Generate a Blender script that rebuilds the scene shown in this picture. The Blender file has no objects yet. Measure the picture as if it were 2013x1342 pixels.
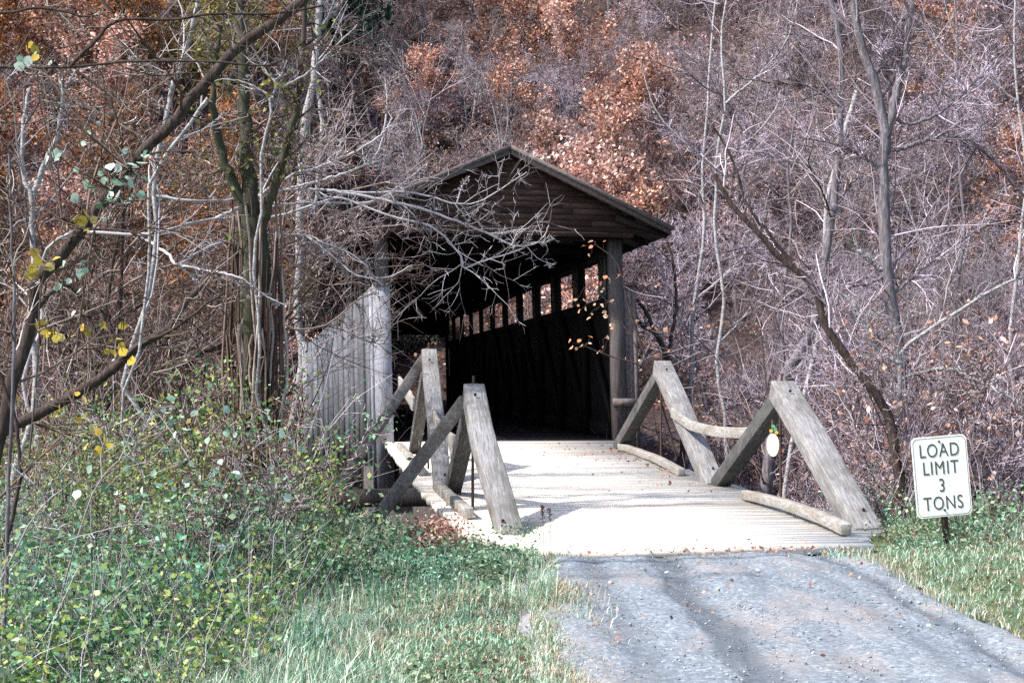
import bpy, math, random
import numpy as np
from mathutils import Vector, Matrix

# ------------------------------------------------------------------ camera, world, sun, exposure
sc = bpy.context.scene
col = sc.collection
F = 2800.0                      # focal length in pixels of the 2013 px wide frame
CZ, HOR = 1.6, 750.0
cd = bpy.data.cameras.new('camera'); cam = bpy.data.objects.new('camera', cd); col.objects.link(cam)
cd.sensor_width = 36; cd.lens = 36 * F / 2013.0
cd.clip_start = 0.1; cd.clip_end = 2000
PITCH = math.atan((HOR - 671) / F)
cam.location = (0, 0, CZ); cam.rotation_euler = (math.pi / 2 + PITCH, 0, 0)
sc.camera = cam

SUN_DIR = Vector((-0.93, -0.42, 0)).normalized()
ELEV = math.radians(48)
SUNV = Vector((SUN_DIR.x * math.cos(ELEV), SUN_DIR.y * math.cos(ELEV), math.sin(ELEV)))
w = bpy.data.worlds.new('World'); sc.world = w; w.use_nodes = True
nt = w.node_tree
sky = nt.nodes.new('ShaderNodeTexSky'); sky.sky_type = 'NISHITA'; sky.sun_disc = False
sky.sun_elevation = ELEV
sky.sun_rotation = math.atan2(SUNV.x, SUNV.y)
sky.air_density = 1.0; sky.dust_density = 2.0
bg = nt.nodes['Background']; bg.inputs['Strength'].default_value = 0.15
nt.links.new(sky.outputs[0], bg.inputs[0])
sl = bpy.data.lights.new('sun', 'SUN'); sl.energy = 4.2; sl.angle = math.radians(1.5); sl.color = (1, 0.95, 0.88)
so = bpy.data.objects.new('sun', sl); col.objects.link(so)
so.rotation_euler = (-SUNV).to_track_quat('-Z', 'Y').to_euler()
sc.view_settings.view_transform = 'Standard'
try: sc.view_settings.look = 'None'
except Exception: pass
sc.view_settings.exposure = 1.05
sc.view_settings.gamma = 1.0
sc.cycles.use_denoising = False
sc.cycles.sample_clamp_indirect = 3.0
sc.cycles.max_bounces = 5
sc.cycles.diffuse_bounces = 3
sc.cycles.transmission_bounces = 2
sc.cycles.transparent_max_bounces = 4

TH = math.radians(8.45); ST, CT = math.sin(TH), math.cos(TH)
UC, A0, ZD = 3.90, 27.2, 0.46                 # centre line and portal of the bridge, its floor level

def at(px, py, D):
    """point seen at photo pixel px,py lying D metres ahead"""
    return np.array([(px - 1006.5) * D / F, D, CZ + (HOR - py) * D / F])
def UA(u, a, z=0.0):
    return np.array([u * CT - a * ST, u * ST + a * CT, z])

# ------------------------------------------------------------------ mesh helpers
class MB:
    def __init__(s): s.v = []; s.q = []; s.n = 0; s.ex = []
    def add(s, v, q):
        v = np.asarray(v, dtype=np.float64).reshape(-1, 3); q = np.asarray(q, dtype=np.int64).reshape(-1, 4)
        s.v.append(v); s.q.append(q + s.n); s.n += len(v)
    def hexa(s, c):
        s.add(c, [[0,3,2,1],[4,5,6,7],[0,1,5,4],[1,2,6,5],[2,3,7,6],[3,0,4,7]])
    def box(s, x0, x1, y0, y1, z0, z1):
        s.hexa([(x0,y0,z0),(x1,y0,z0),(x1,y1,z0),(x0,y1,z0),(x0,y0,z1),(x1,y0,z1),(x1,y1,z1),(x0,y1,z1)])
    def beam(s, p0, p1, w, h, side=(1, 0, 0), ext=0.0):
        """square timber from p0 to p1: w along the side direction, h across"""
        p0 = np.array(p0, float); p1 = np.array(p1, float); t = p1 - p0; t /= np.linalg.norm(t)
        p0 = p0 - t * ext; p1 = p1 + t * ext
        sd = np.array(side, float); sd -= t * sd.dot(t); sd /= np.linalg.norm(sd); up = np.cross(t, sd)
        a, b = sd * w / 2, up * h / 2
        s.hexa([p0-a-b, p0+a-b, p0+a+b, p0-a+b, p1-a-b, p1+a-b, p1+a+b, p1-a+b])
    def sweep(s, pts, w, h, side=(0, 0, 1)):
        pts = np.array(pts, float); n = len(pts)
        T = np.gradient(pts, axis=0); T /= np.linalg.norm(T, axis=1)[:, None]
        sd = np.array(side, float)[None] - T * (T @ np.array(side, float))[:, None]
        sd /= np.linalg.norm(sd, axis=1)[:, None]; up = np.cross(T, sd)
        a, b = sd * w / 2, up * h / 2
        V = np.stack([pts-a-b, pts+a-b, pts+a+b, pts-a+b], 1).reshape(-1, 3)
        Q = [[0,3,2,1], [4*n-4, 4*n-3, 4*n-2, 4*n-1]]
        for i in range(n-1):
            for k in range(4):
                k2 = (k+1) % 4
                Q.append([4*i+k, 4*i+k2, 4*i+4+k2, 4*i+4+k])
        s.add(V, Q)
    def tubes(s, P, R, sides):
        """P [B,K,3] polylines, R [B,K] radii"""
        B, K, _ = P.shape
        T = np.gradient(P, axis=1); T /= (np.linalg.norm(T, axis=2, keepdims=True) + 1e-9)
        ref = np.zeros_like(T); ax = np.abs(T[:, :1, :]).mean(1).argmin(1); ref[np.arange(B), :, ax] = 1.0
        n1 = np.cross(T, ref); n1 /= (np.linalg.norm(n1, axis=2, keepdims=True) + 1e-9); n2 = np.cross(T, n1)
        a = np.arange(sides) * 2 * math.pi / sides
        V = P[:, :, None, :] + R[:, :, None, None] * (np.cos(a)[None, None, :, None] * n1[:, :, None, :] + np.sin(a)[None, None, :, None] * n2[:, :, None, :])
        i = np.arange(K - 1)[:, None]; k = np.arange(sides)[None, :]; k2 = (k + 1) % sides
        q = np.stack([i*sides+k, i*sides+k2, (i+1)*sides+k2, (i+1)*sides+k], -1).reshape(-1, 4)
        Q = (q[None] + (np.arange(B) * K * sides)[:, None, None]).reshape(-1, 4)
        s.add(V.reshape(-1, 3), Q)
    def leaves(s, C, size, rng, flat=0.0, narrow=0.62, up=None):
        """pointed leaf blades centred at C; size [n]"""
        n = len(C)
        if n == 0: return
        d = rng.normal(size=(n, 3)); d[:, 2] *= (1 - flat)
        if up is not None: d[:, 2] += up
        d /= np.linalg.norm(d, axis=1)[:, None]
        e = rng.normal(size=(n, 3)); e[:, 2] *= (1 - flat); e -= d * (e * d).sum(1)[:, None]; e /= np.linalg.norm(e, axis=1)[:, None]
        sz = np.asarray(size).reshape(-1, 1)
        V = np.stack([C - d*sz*.5, C + e*sz*narrow*.5 - d*sz*.06, C + d*sz*.5, C - e*sz*narrow*.5 - d*sz*.06], 1)
        s.add(V.reshape(-1, 3), np.arange(n*4).reshape(n, 4))
    def round_leaves(s, C, size, rng, aspect=.85):
        n = len(C); d = rng.normal(size=(n, 3)); d /= np.linalg.norm(d, axis=1)[:, None]
        e = rng.normal(size=(n, 3)); e -= d * (e * d).sum(1)[:, None]; e /= np.linalg.norm(e, axis=1)[:, None]; nn = np.cross(d, e)
        sz = np.asarray(size).reshape(-1, 1) * .5; w_ = sz * aspect; cup = nn * sz * .22
        V = np.stack([C-d*sz, C-d*sz*.55+e*w_*.8+cup, C+d*sz*.2+e*w_+cup, C+d*sz*1.05, C+d*sz*.2-e*w_+cup, C-d*sz*.55-e*w_*.8+cup], 1)
        q = np.array([[0,1,2,3],[3,4,5,0]])[None] + (np.arange(n) * 6)[:, None, None]; s.add(V.reshape(-1, 3), q.reshape(-1, 4))
    def build(s, name, mat, parent=None, lean=False, mat2=None, nq=0):
        V = np.concatenate(s.v); Q = np.concatenate(s.q)
        if lean:
            V = V.copy(); V[:, 0] += -0.028 * (V[:, 2] - ZD); V[:, 2] -= 0.010 * V[:, 0] * (V[:, 2] > 1.0)
        me = bpy.data.meshes.new(name)
        me.vertices.add(len(V)); me.vertices.foreach_set('co', V.ravel().astype(np.float32))
        me.loops.add(Q.size); me.loops.foreach_set('vertex_index', Q.ravel().astype(np.int32))
        me.polygons.add(len(Q)); me.polygons.foreach_set('loop_start', (np.arange(len(Q)) * 4).astype(np.int32))
        me.update(calc_edges=True); me.materials.append(mat)
        if mat2:
            me.materials.append(mat2); mi = np.zeros(len(Q), np.int32); mi[nq:] = 1; me.polygons.foreach_set('material_index', mi)
        o = bpy.data.objects.new(name, me); col.objects.link(o)
        if parent: o.parent = parent
        return o

def tag(o, label=None, cat=None, group=None, kind=None):
    if label: o['label'] = label
    if cat: o['category'] = cat
    if group: o['group'] = group
    if kind: o['kind'] = kind
    return o
def empty(name, loc=(0, 0, 0), rz=0.0):
    o = bpy.data.objects.new(name, None); col.objects.link(o); o.location = loc; o.rotation_euler = (0, 0, rz); o.empty_display_size = .2
    return o
def copy_tree(o, parent=None):
    c = o.copy(); col.objects.link(c); c.parent = parent
    for ch in [k for k in bpy.data.objects if k.parent == o]: copy_tree(ch, c)
    return c

# ------------------------------------------------------------------ materials
def new_mat(name, rough=.9, spec=.25):
    m = bpy.data.materials.new(name); m.use_nodes = True
    b = m.node_tree.nodes['Principled BSDF']; b.inputs['Roughness'].default_value = rough
    b.inputs['Specular IOR Level'].default_value = spec
    return m, m.node_tree, b
def ramp(nt, cols, interp='LINEAR'):
    r = nt.nodes.new('ShaderNodeValToRGB'); r.color_ramp.interpolation = interp
    n = len(cols)
    while len(r.color_ramp.elements) < n: r.color_ramp.elements.new(.5)
    for i, c in enumerate(cols):
        p = i / (n - 1)
        if len(c) == 4: p = c[3]
        r.color_ramp.elements[i].position = p; r.color_ramp.elements[i].color = (c[0], c[1], c[2], 1)
    return r
def noise(nt, scale, detail=4, vec=None, rough=.6):
    n = nt.nodes.new('ShaderNodeTexNoise'); n.inputs['Scale'].default_value = scale; n.inputs['Detail'].default_value = detail; n.inputs['Roughness'].default_value = rough
    if vec: nt.links.new(vec, n.inputs['Vector'])
    return n
def mapping(nt, scale, src='Object', rot=(0, 0, 0)):
    tc = nt.nodes.new('ShaderNodeTexCoord'); mp = nt.nodes.new('ShaderNodeMapping'); mp.inputs['Scale'].default_value = scale; mp.inputs['Rotation'].default_value = rot
    nt.links.new(tc.outputs[src], mp.inputs[0]); return mp.outputs[0]
def mix(nt, a, b, fac, mode='MIX'):
    m = nt.nodes.new('ShaderNodeMix'); m.data_type = 'RGBA'; m.blend_type = mode
    for i, x in ((6, a), (7, b)):
        if isinstance(x, tuple): m.inputs[i].default_value = (*x, 1)
        else: nt.links.new(x, m.inputs[i])
    if isinstance(fac, float): m.inputs[0].default_value = fac
    else: nt.links.new(fac, m.inputs[0])
    return m.outputs[2]
def bump(nt, b, h, strength, dist=.02):
    n = nt.nodes.new('ShaderNodeBump'); n.inputs['Strength'].default_value = strength; n.inputs['Distance'].default_value = dist
    nt.links.new(h, n.inputs['Height']); nt.links.new(n.outputs[0], b.inputs['Normal'])

def island_mat(name, cols, rough=.85, spec=.2, trans=0.0, patch=None, pscale=.25, ov=False):
    """every island (leaf, twig, blade) draws its own colour"""
    m, nt, b = new_mat(name, rough, spec)
    g = nt.nodes.new('ShaderNodeNewGeometry'); r = ramp(nt, cols); nt.links.new(g.outputs['Random Per Island'], r.inputs[0])
    c = r.outputs[0]
    if patch:
        tc = nt.nodes.new('ShaderNodeNewGeometry'); n = noise(nt, pscale, 3, tc.outputs['Position'])
        rr = ramp(nt, [(0,0,0,.42), (1,1,1,.6)]); nt.links.new(n.outputs[0], rr.inputs[0])
        r2 = ramp(nt, patch); nt.links.new(g.outputs['Random Per Island'], r2.inputs[0])
        c = mix(nt, c, r2.outputs[0], rr.outputs[0])
    if ov:
        oi = nt.nodes.new('ShaderNodeObjectInfo'); ro = ramp(nt, [(.46,.42,.40), (.88,.82,.80), (1.18,1.14,1.13), (1.55,1.50,1.50)]); nt.links.new(oi.outputs['Random'], ro.inputs[0])
        c = mix(nt, c, ro.outputs[0], 1.0, 'MULTIPLY')
    nt.links.new(c, b.inputs['Base Color'])
    if trans:
        t = nt.nodes.new('ShaderNodeBsdfTranslucent'); nt.links.new(c, t.inputs[0])
        mx = nt.nodes.new('ShaderNodeMixShader'); mx.inputs[0].default_value = trans
        out = nt.nodes['Material Output']
        nt.links.new(b.outputs[0], mx.inputs[1]); nt.links.new(t.outputs[0], mx.inputs[2]); nt.links.new(mx.outputs[0], out.inputs[0])
    return m
def bark_mat(name, c1, c2, c3, sc_=(9, 9, 1.6), bstr=.6, moss=None):
    m, nt, b = new_mat(name, .95, .15)
    v = mapping(nt, sc_); n = noise(nt, 3.0, 6, v, .7)
    r = ramp(nt, [(*c1, .3), (*c2, .5), (*c3, .68)]); nt.links.new(n.outputs[0], r.inputs[0])
    c = r.outputs[0]
    if moss:
        n2 = noise(nt, 1.3, 5, mapping(nt, (1, 1, 1))); rr = ramp(nt, [(0,0,0,.42), (1,1,1,.58)]); nt.links.new(n2.outputs[0], rr.inputs[0])
        c = mix(nt, c, moss, rr.outputs[0])
    nt.links.new(c, b.inputs['Base Color']); bump(nt, b, n.outputs[0], bstr, .04)
    return m
def wood_mat(name, cols, grain=(14, 1.2, 14), stain=None, bstr=.5, var=.35, rough=.85, tilt=0.0):
    """weathered timber: grain, per-board tone and blotches"""
    m, nt, b = new_mat(name, rough, .2)
    v = mapping(nt, grain)
    if tilt:
        v = mapping(nt, (1, 1, 1), rot=(tilt, 0, 0)); mp = nt.nodes.new('ShaderNodeMapping'); mp.inputs['Scale'].default_value = grain; nt.links.new(v, mp.inputs[0]); v = mp.outputs[0]
    n = noise(nt, 2.2, 8, v, .72)
    r = ramp(nt, [(*cols[0], .28), (*cols[1], .5), (*cols[2], .72)]); nt.links.new(n.outputs[0], r.inputs[0])
    g = nt.nodes.new('ShaderNodeNewGeometry')
    rv = ramp(nt, [(1 - var,) * 3, (1, 1, 1), (1 - var * .4, 1 - var * .5, 1 - var * .55)]); nt.links.new(g.outputs['Random Per Island'], rv.inputs[0])
    c = mix(nt, r.outputs[0], rv.outputs[0], 1.0, 'MULTIPLY')
    if stain:
        n2 = noise(nt, stain[1], 5, mapping(nt, stain[2])); rr = ramp(nt, [(0,0,0,.45), (1,1,1,.7)]); nt.links.new(n2.outputs[0], rr.inputs[0])
        c = mix(nt, c, stain[0], rr.outputs[0])
    nt.links.new(c, b.inputs['Base Color']); bump(nt, b, n.outputs[0], bstr, .012)
    return m

M = {}
M['grey_vert'] = wood_mat('weathered_board', [(.05,.054,.062), (.135,.145,.17), (.26,.28,.325)], (22, 22, 1.1), ((.05,.055,.06), 1.1, (3, 3, .35)), .6, .6)  # weathered grey, its albedo lowered to carry the wing wall's shade
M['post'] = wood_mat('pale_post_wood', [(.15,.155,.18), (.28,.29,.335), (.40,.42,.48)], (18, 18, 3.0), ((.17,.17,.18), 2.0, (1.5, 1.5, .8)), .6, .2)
M['dark_post'] = wood_mat('brown_shaded_post_wood', [(.035,.03,.03), (.08,.07,.07), (.14,.125,.13)], (18, 18, 1.5), None, .6, .2)  # dark brown timber; the right portal post takes its shade from this tone
M['gable'] = wood_mat('dark_gable_board', [(.022,.012,.009), (.050,.030,.025), (.085,.060,.052)], (5, 20, 26), ((.022,.012,.009), 1.2, (.8, .8, 1.2)), .45, .28)
M['rake'] = wood_mat('grey_brown_trim', [(.05,.04,.04), (.12,.10,.10), (.20,.17,.17)], (6, 6, 6), None, .5, .3)
M['roof'] = wood_mat('old_shingle', [(.03,.025,.025), (.07,.06,.055), (.12,.10,.095)], (6, 6, 6), None, .6, .5)
M['interior'] = wood_mat('shade_black_timber', [(.005,.004,.005), (.010,.008,.008), (.018,.014,.014)], (14, 2, 2), None, .3, .2)  # near-black: the shade inside the bridge is put into the wood colour
M['truss'] = wood_mat('truss_timber', [(.005,.004,.004), (.010,.008,.008), (.018,.014,.014)], (14, 14, 2), None, .5, .4)  # same near-black, inner shade painted into the truss colour
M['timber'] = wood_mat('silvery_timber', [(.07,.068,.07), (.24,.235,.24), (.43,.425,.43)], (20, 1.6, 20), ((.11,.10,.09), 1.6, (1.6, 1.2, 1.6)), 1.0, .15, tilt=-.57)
M['timber_far'] = wood_mat('shaded_timber_far', [(.035,.033,.033), (.10,.095,.095), (.20,.19,.19)], (20, 1.6, 20), ((.05,.06,.055), 1.6, (1.6, 1.2, 1.6)), 1.0, .15, tilt=.57)  # darker copy of the leg timber, underside shade put into its colour
M['timber_out'] = wood_mat('silvery_timber_outer', [(.05,.05,.05), (.14,.135,.13), (.27,.26,.25)], (9, 9, 9), ((.07,.06,.055), 2, (1.6, 1.2, 1.6)), 1.0, .15)
M['kerb'] = wood_mat('bleached_timber', [(.13,.12,.115), (.31,.30,.29), (.50,.49,.47)], (20, 3, 20), ((.20,.17,.13), 3.0, (2, .7, 2)), .6, .2)
M['deck'] = wood_mat('bleached_plank', [(.50,.46,.40), (.76,.72,.65), (.84,.81,.75)], (2.0, 26, 26), ((.48,.42,.37), .8, (.30, 1.6, 1)), .3, .09)
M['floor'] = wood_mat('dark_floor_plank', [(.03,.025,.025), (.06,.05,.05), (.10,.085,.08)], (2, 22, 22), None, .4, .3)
m, nt_, b = new_mat('rusty_iron', .8, .3); n = noise(nt_, 30, 4); r = ramp(nt_, [(.03,.025,.025), (.09,.05,.035)]); nt_.links.new(n.outputs[0], r.inputs[0]); nt_.links.new(r.outputs[0], b.inputs['Base Color']); M['iron'] = m
m, nt_, b = new_mat('sign_white', .45, .4); n = noise(nt_, 7, 5, mapping(nt_, (1, 1, .5))); r = ramp(nt_, [(.74,.73,.67,.3), (.90,.895,.86,.52)]); nt_.links.new(n.outputs[0], r.inputs[0]); nt_.links.new(r.outputs[0], b.inputs['Base Color']); M['sign'] = m
m, nt_, b = new_mat('sign_black', .6, .3); n = noise(nt_, 40, 3); r = ramp(nt_, [(.035,.045,.04), (.11,.12,.11)]); nt_.links.new(n.outputs[0], r.inputs[0]); nt_.links.new(r.outputs[0], b.inputs['Base Color']); M['black'] = m
m, nt_, b = new_mat('sign_border', .6, .3); n = noise(nt_, 30, 3); r = ramp(nt_, [(.16,.16,.13), (.34,.33,.28)]); nt_.links.new(n.outputs[0], r.inputs[0]); nt_.links.new(r.outputs[0], b.inputs['Base Color']); M['border'] = m

M['trunk'] = bark_mat('ridged_bark', (.022,.018,.014), (.065,.055,.044), (.14,.125,.105), moss=(.055,.058,.036))
M['trunk_lav'] = bark_mat('grey_bark', (.06,.052,.058), (.14,.125,.14), (.27,.25,.28))
M['trunk_dark'] = bark_mat('dark_bark', (.025,.018,.016), (.055,.040,.036), (.11,.085,.08))
M['trunk_pale'] = bark_mat('pale_bark', (.12,.105,.10), (.30,.285,.29), (.50,.49,.51), (5, 5, 9))
M['twig'] = island_mat('grey_twig', [(.04,.027,.027), (.12,.09,.093), (.27,.23,.255), (.61,.56,.61)], patch=[(.05,.028,.023), (.13,.083,.072), (.28,.205,.19), (.56,.47,.47)], ov=True)
M['twig_lav'] = island_mat('lavender_twig', [(.052,.038,.045), (.15,.122,.15), (.32,.275,.34), (.67,.61,.70)], ov=True)
M['twig_brown'] = island_mat('brown_twig', [(.030,.018,.014), (.085,.055,.042), (.17,.125,.105), (.46,.41,.39)], ov=True)
M['twig_white'] = island_mat('sunlit_twig', [(.06,.043,.045), (.155,.13,.137), (.32,.295,.315), (.54,.52,.56)])
M['rust'] = island_mat('rust_leaf', [(.10,.045,.032), (.34,.15,.10), (.54,.29,.20), (.70,.50,.40)], trans=.3, patch=[(.09,.05,.042), (.31,.17,.14), (.50,.34,.29), (.70,.58,.54)], ov=True)
M['orange'] = island_mat('orange_leaf', [(.12,.032,.010), (.35,.13,.05), (.52,.25,.10), (.60,.39,.19)], trans=.35, patch=[(.08,.03,.018), (.25,.11,.05), (.42,.23,.11), (.48,.36,.19)], ov=True)
M['pink'] = island_mat('dusty_pink_leaf', [(.09,.05,.055), (.22,.13,.125), (.36,.25,.24), (.48,.40,.41)], trans=.3, ov=True)
M['ochre'] = island_mat('ochre_leaf', [(.10,.07,.02), (.24,.19,.05), (.40,.32,.08), (.52,.42,.12)], trans=.3, patch=[(.05,.07,.02), (.11,.15,.05), (.20,.22,.07), (.34,.30,.10)])
M['green'] = island_mat('weed_leaf', [(.025,.09,.05), (.08,.24,.13), (.17,.40,.25), (.44,.64,.50)], trans=.3, patch=[(.04,.08,.04), (.12,.19,.10), (.24,.31,.18), (.44,.44,.28)], pscale=.9)
M['darkgreen'] = island_mat('dark_green_leaf', [(.012,.032,.022), (.03,.07,.048), (.07,.13,.09), (.20,.30,.23)], trans=.2)
M['olive'] = island_mat('olive_leaf', [(.045,.10,.035), (.15,.25,.06), (.34,.42,.10), (.62,.56,.18)], trans=.35, patch=[(.03,.10,.05), (.08,.22,.11), (.18,.38,.21), (.40,.58,.40)], pscale=1.2)
M['farleaf'] = island_mat('sea_green_leaf', [(.03,.09,.065), (.09,.20,.15), (.20,.34,.27), (.40,.52,.44)], trans=.4)
M['paleleaf'] = island_mat('pale_round_leaf', [(.12,.24,.16), (.26,.40,.30), (.48,.60,.52), (.66,.74,.68)], trans=.3, spec=.4, rough=.5)
M['yellowleaf'] = island_mat('yellow_leaf', [(.30,.26,.05), (.48,.36,.06), (.60,.42,.08), (.66,.54,.24)], trans=.35)
M['peachleaf'] = island_mat('peach_leaf', [(.50,.20,.10), (.62,.34,.20), (.68,.50,.36), (.70,.62,.50)], trans=.35)
M['grass'] = island_mat('meadow_grass', [(.05,.16,.09), (.15,.34,.21), (.36,.54,.41), (.72,.82,.72)], trans=.25, patch=[(.11,.16,.10), (.25,.30,.20), (.47,.50,.39), (.72,.73,.62)], pscale=2.6)
M['strawg'] = island_mat('straw_grass', [(.16,.14,.08), (.34,.27,.18), (.50,.40,.28), (.60,.50,.38)], trans=.25)

def ground_mat():
    m, nt, b = new_mat('leaf_littered_soil', .95, .1)
    v = mapping(nt, (1, 1, 1)); n = noise(nt, 6, 8, v, .75)
    r = ramp(nt, [(.010,.008,.009,.3), (.035,.026,.026,.48), (.09,.062,.055,.62), (.17,.125,.115,.75)]); nt.links.new(n.outputs[0], r.inputs[0])
    n2 = noise(nt, 5, 8, v, .75); r2 = ramp(nt, [(.03,.045,.02,.3), (.08,.12,.055,.5), (.19,.20,.10,.68)]); nt.links.new(n2.outputs[0], r2.inputs[0])
    sx = nt.nodes.new('ShaderNodeSeparateXYZ'); tc = nt.nodes.new('ShaderNodeTexCoord'); nt.links.new(tc.outputs['Object'], sx.inputs[0])
    mr = nt.nodes.new('ShaderNodeMapRange'); mr.inputs[1].default_value = 18; mr.inputs[2].default_value = 24; nt.links.new(sx.outputs[1], mr.inputs[0])
    c = mix(nt, r2.outputs[0], r.outputs[0], mr.outputs[0])
    nt.links.new(c, b.inputs['Base Color']); bump(nt, b, n.outputs[0], .8, .08)
    return m
M['ground'] = ground_mat()
def road_mat():
    m, nt, b = new_mat('pale_gravel', .95, .1)
    v = mapping(nt, (1, 1, 1)); vo = nt.nodes.new('ShaderNodeTexVoronoi'); vo.inputs['Scale'].default_value = 42; nt.links.new(v, vo.inputs['Vector'])
    r = ramp(nt, [(.14,.165,.19), (.19,.22,.25), (.235,.27,.305), (.38,.43,.47)]); nt.links.new(vo.outputs['Color'], r.inputs[0])
    n = noise(nt, 22, 8, v, .85); r3 = ramp(nt, [(.55,.56,.58,.35), (1.2,1.2,1.2,.65)]); nt.links.new(n.outputs[0], r3.inputs[0])
    c = mix(nt, r.outputs[0], r3.outputs[0], 1.0, 'MULTIPLY')
    # packed earth tones: browner on the left shoulder and in the crown, as patches
    n4 = noise(nt, 1.3, 5, mapping(nt, (1.3, .6, 1))); r4 = ramp(nt, [(0,0,0,.46), (1,1,1,.66)]); nt.links.new(n4.outputs[0], r4.inputs[0])
    c = mix(nt, c, (.30,.255,.235), mix(nt, (0,0,0), r4.outputs[0], .6))
    # wheel tracks: dark compacted dirt along the lane
    tc = nt.nodes.new('ShaderNodeTexCoord'); sx = nt.nodes.new('ShaderNodeSeparateXYZ'); nt.links.new(tc.outputs['Object'], sx.inputs[0])
    wob = noise(nt, .9, 4, mapping(nt, (.6, .6, 1)))
    def M2(op, a_, b_):
        q = nt.nodes.new('ShaderNodeMath'); q.operation = op
        for i, x in enumerate((a_, b_)):
            if isinstance(x, (int, float)): q.inputs[i].default_value = x
            else: nt.links.new(x, q.inputs[i])
        return q.outputs[0]
    xx = M2('ADD', sx.outputs[0], M2('MULTIPLY', M2('SUBTRACT', wob.outputs[0], .5), .5))
    tot = None
    for cx, wd, k in ((1.36, .13, .85), (1.22, .04, .5), (2.80, .06, .9), (2.45, .08, .4), (.72, .12, .5), (1.9, .07, .3)):
        d = M2('DIVIDE', M2('SUBTRACT', xx, cx), wd); e = M2('MULTIPLY', M2('POWER', 2.718, M2('MULTIPLY', M2('MULTIPLY', d, d), -1.0)), k)
        tot = e if tot is None else M2('ADD', tot, e)
    n5 = noise(nt, 3, 6, mapping(nt, (2, .5, 1)), .7); tot = M2('MULTIPLY', tot, M2('ADD', M2('MULTIPLY', n5.outputs[0], 1.4), .25))
    cl = nt.nodes.new('ShaderNodeClamp'); nt.links.new(tot, cl.inputs[0])
    c = mix(nt, c, (.085,.10,.12), cl.outputs[0])
    nt.links.new(c, b.inputs['Base Color']); bump(nt, b, n.outputs[0], .5, .012)
    return m
M['road'] = road_mat()

# ------------------------------------------------------------------ terrain
def sst(a, b, x):
    t = np.clip((x - a) / (b - a), 0, 1); return t * t * (3 - 2 * t)
_r = np.random.default_rng(5)
_wv = [(_r.uniform(.05, .9), _r.uniform(0, 6.28), _r.uniform(0, 6.28)) for _ in range(16)]
def lump(x, y):
    z = 0
    for f, p, a in _wv: z = z + np.sin((x * math.cos(a) + y * math.sin(a)) * f + p) / (1 + 5 * f)
    return z * .55
def H(x, y):
    x = np.asarray(x, float); y = np.asarray(y, float)
    u = x * CT + y * ST; side = np.abs(u - 3.9)
    y0 = 64 - 14 * sst(2, 14, np.abs(x + 5))
    hill = np.maximum(0, y - y0); hillz = .62 * hill + np.minimum(hill, 6) ** 2 * .02
    ybeg = np.where(x < 1, 15.5, 16.0)
    rav = sst(ybeg, ybeg + 9, y) * (1 - sst(y0 - 18, y0 - 6, y)) * 3.0
    z = -rav + hillz + .42 * sst(y0 - 14, y0, y)
    amp = np.clip((y - 12) / 14, 0, 1) + .06 * (side > 2.5)
    z = z + lump(x, y) * amp * np.where(hill > 0, 1.4, .6)
    z = z - .25 * sst(-1, -6, x) * 0 - .22 * sst(1.2, -3.5, x) * (1 - sst(14, 20, y))
    z = z + .10 * sst(3.2, 5.5, x) * (1 - sst(14, 18, y))
    rd = (1 - sst(1.5, 1.85, np.abs(x - 1.70))) * (1 - sst(13.6, 14.0, y))
    z = z * (1 - rd) - .06 * rd
    return z
xs = np.concatenate([np.linspace(-400, -75, 14), np.linspace(-70, 70, 300), np.linspace(75, 400, 14)])
ys = np.concatenate([np.linspace(-300, -12, 14), np.linspace(-10, 26, 160), np.linspace(26.4, 150, 200), np.linspace(160, 420, 16)])
X, Y = np.meshgrid(xs, ys); Z = H(X, Y)
mb = MB(); nx, ny = len(xs), len(ys)
i, j = np.meshgrid(np.arange(ny - 1), np.arange(nx - 1), indexing='ij')
mb.add(np.stack([X, Y, Z], -1).reshape(-1, 3), np.stack([i*nx+j, i*nx+j+1, (i+1)*nx+j+1, (i+1)*nx+j], -1).reshape(-1, 4))
g = mb.build('ground', M['ground']); tag(g, kind='structure')
for p in g.data.polygons: p.use_smooth = True
g['label'] = 'leaf littered wooded slope and grassy verge around the bridge'

# gravel road: crowned, rutted sheet with an uneven edge
xs = np.linspace(.12, 3.28, 64); ys = np.concatenate([np.linspace(-40, 3.9, 40), np.linspace(4, 13.3, 150)])
X, Y = np.meshgrid(xs, ys); rg = np.random.default_rng(3)
def rut(x, y, c, wd, d): return -d * np.exp(-((x - c) / wd) ** 2)
Z = .045 + rut(X, Y, 1.36, .16, .030) + rut(X, Y, 2.80, .10, .03) + rut(X, Y, .72, .14, .02) + .008 * np.sin(X * 7 + Y * 1.3) + .004 * np.sin(X * 17 + Y * 5) + .012 * lump(X * 4, Y * 2)
Z += rg.normal(size=Z.shape) * .004
ed = np.minimum(X - .12, 3.28 - X); Z -= .10 * np.exp(-(ed / .12) ** 2)
Z -= .03 * sst(12.7, 13.1, Y)
X = X + (.05 * np.sin(Y * 1.1) + .04 * np.sin(Y * 3.7) + .02 * np.sin(Y * 9.1)) * np.exp(-(ed / .3) ** 2)
nx, ny = len(xs), len(ys); mb = MB()
i, j = np.meshgrid(np.arange(ny - 1), np.arange(nx - 1), indexing='ij')
mb.add(np.stack([X, Y, Z], -1).reshape(-1, 3), np.stack([i*nx+j, i*nx+j+1, (i+1)*nx+j+1, (i+1)*nx+j], -1).reshape(-1, 4))
o = mb.build('road', M['road']); tag(o, 'pale rutted gravel lane leading up to the timber deck', kind='structure')
for p in o.data.polygons: p.use_smooth = True
mb = MB(); n = 1900                                                    # loose stones
P = np.stack([rg.uniform(.3, 3.25, n), rg.uniform(6.5, 13.5, n), np.full(n, .05)], -1)
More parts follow.
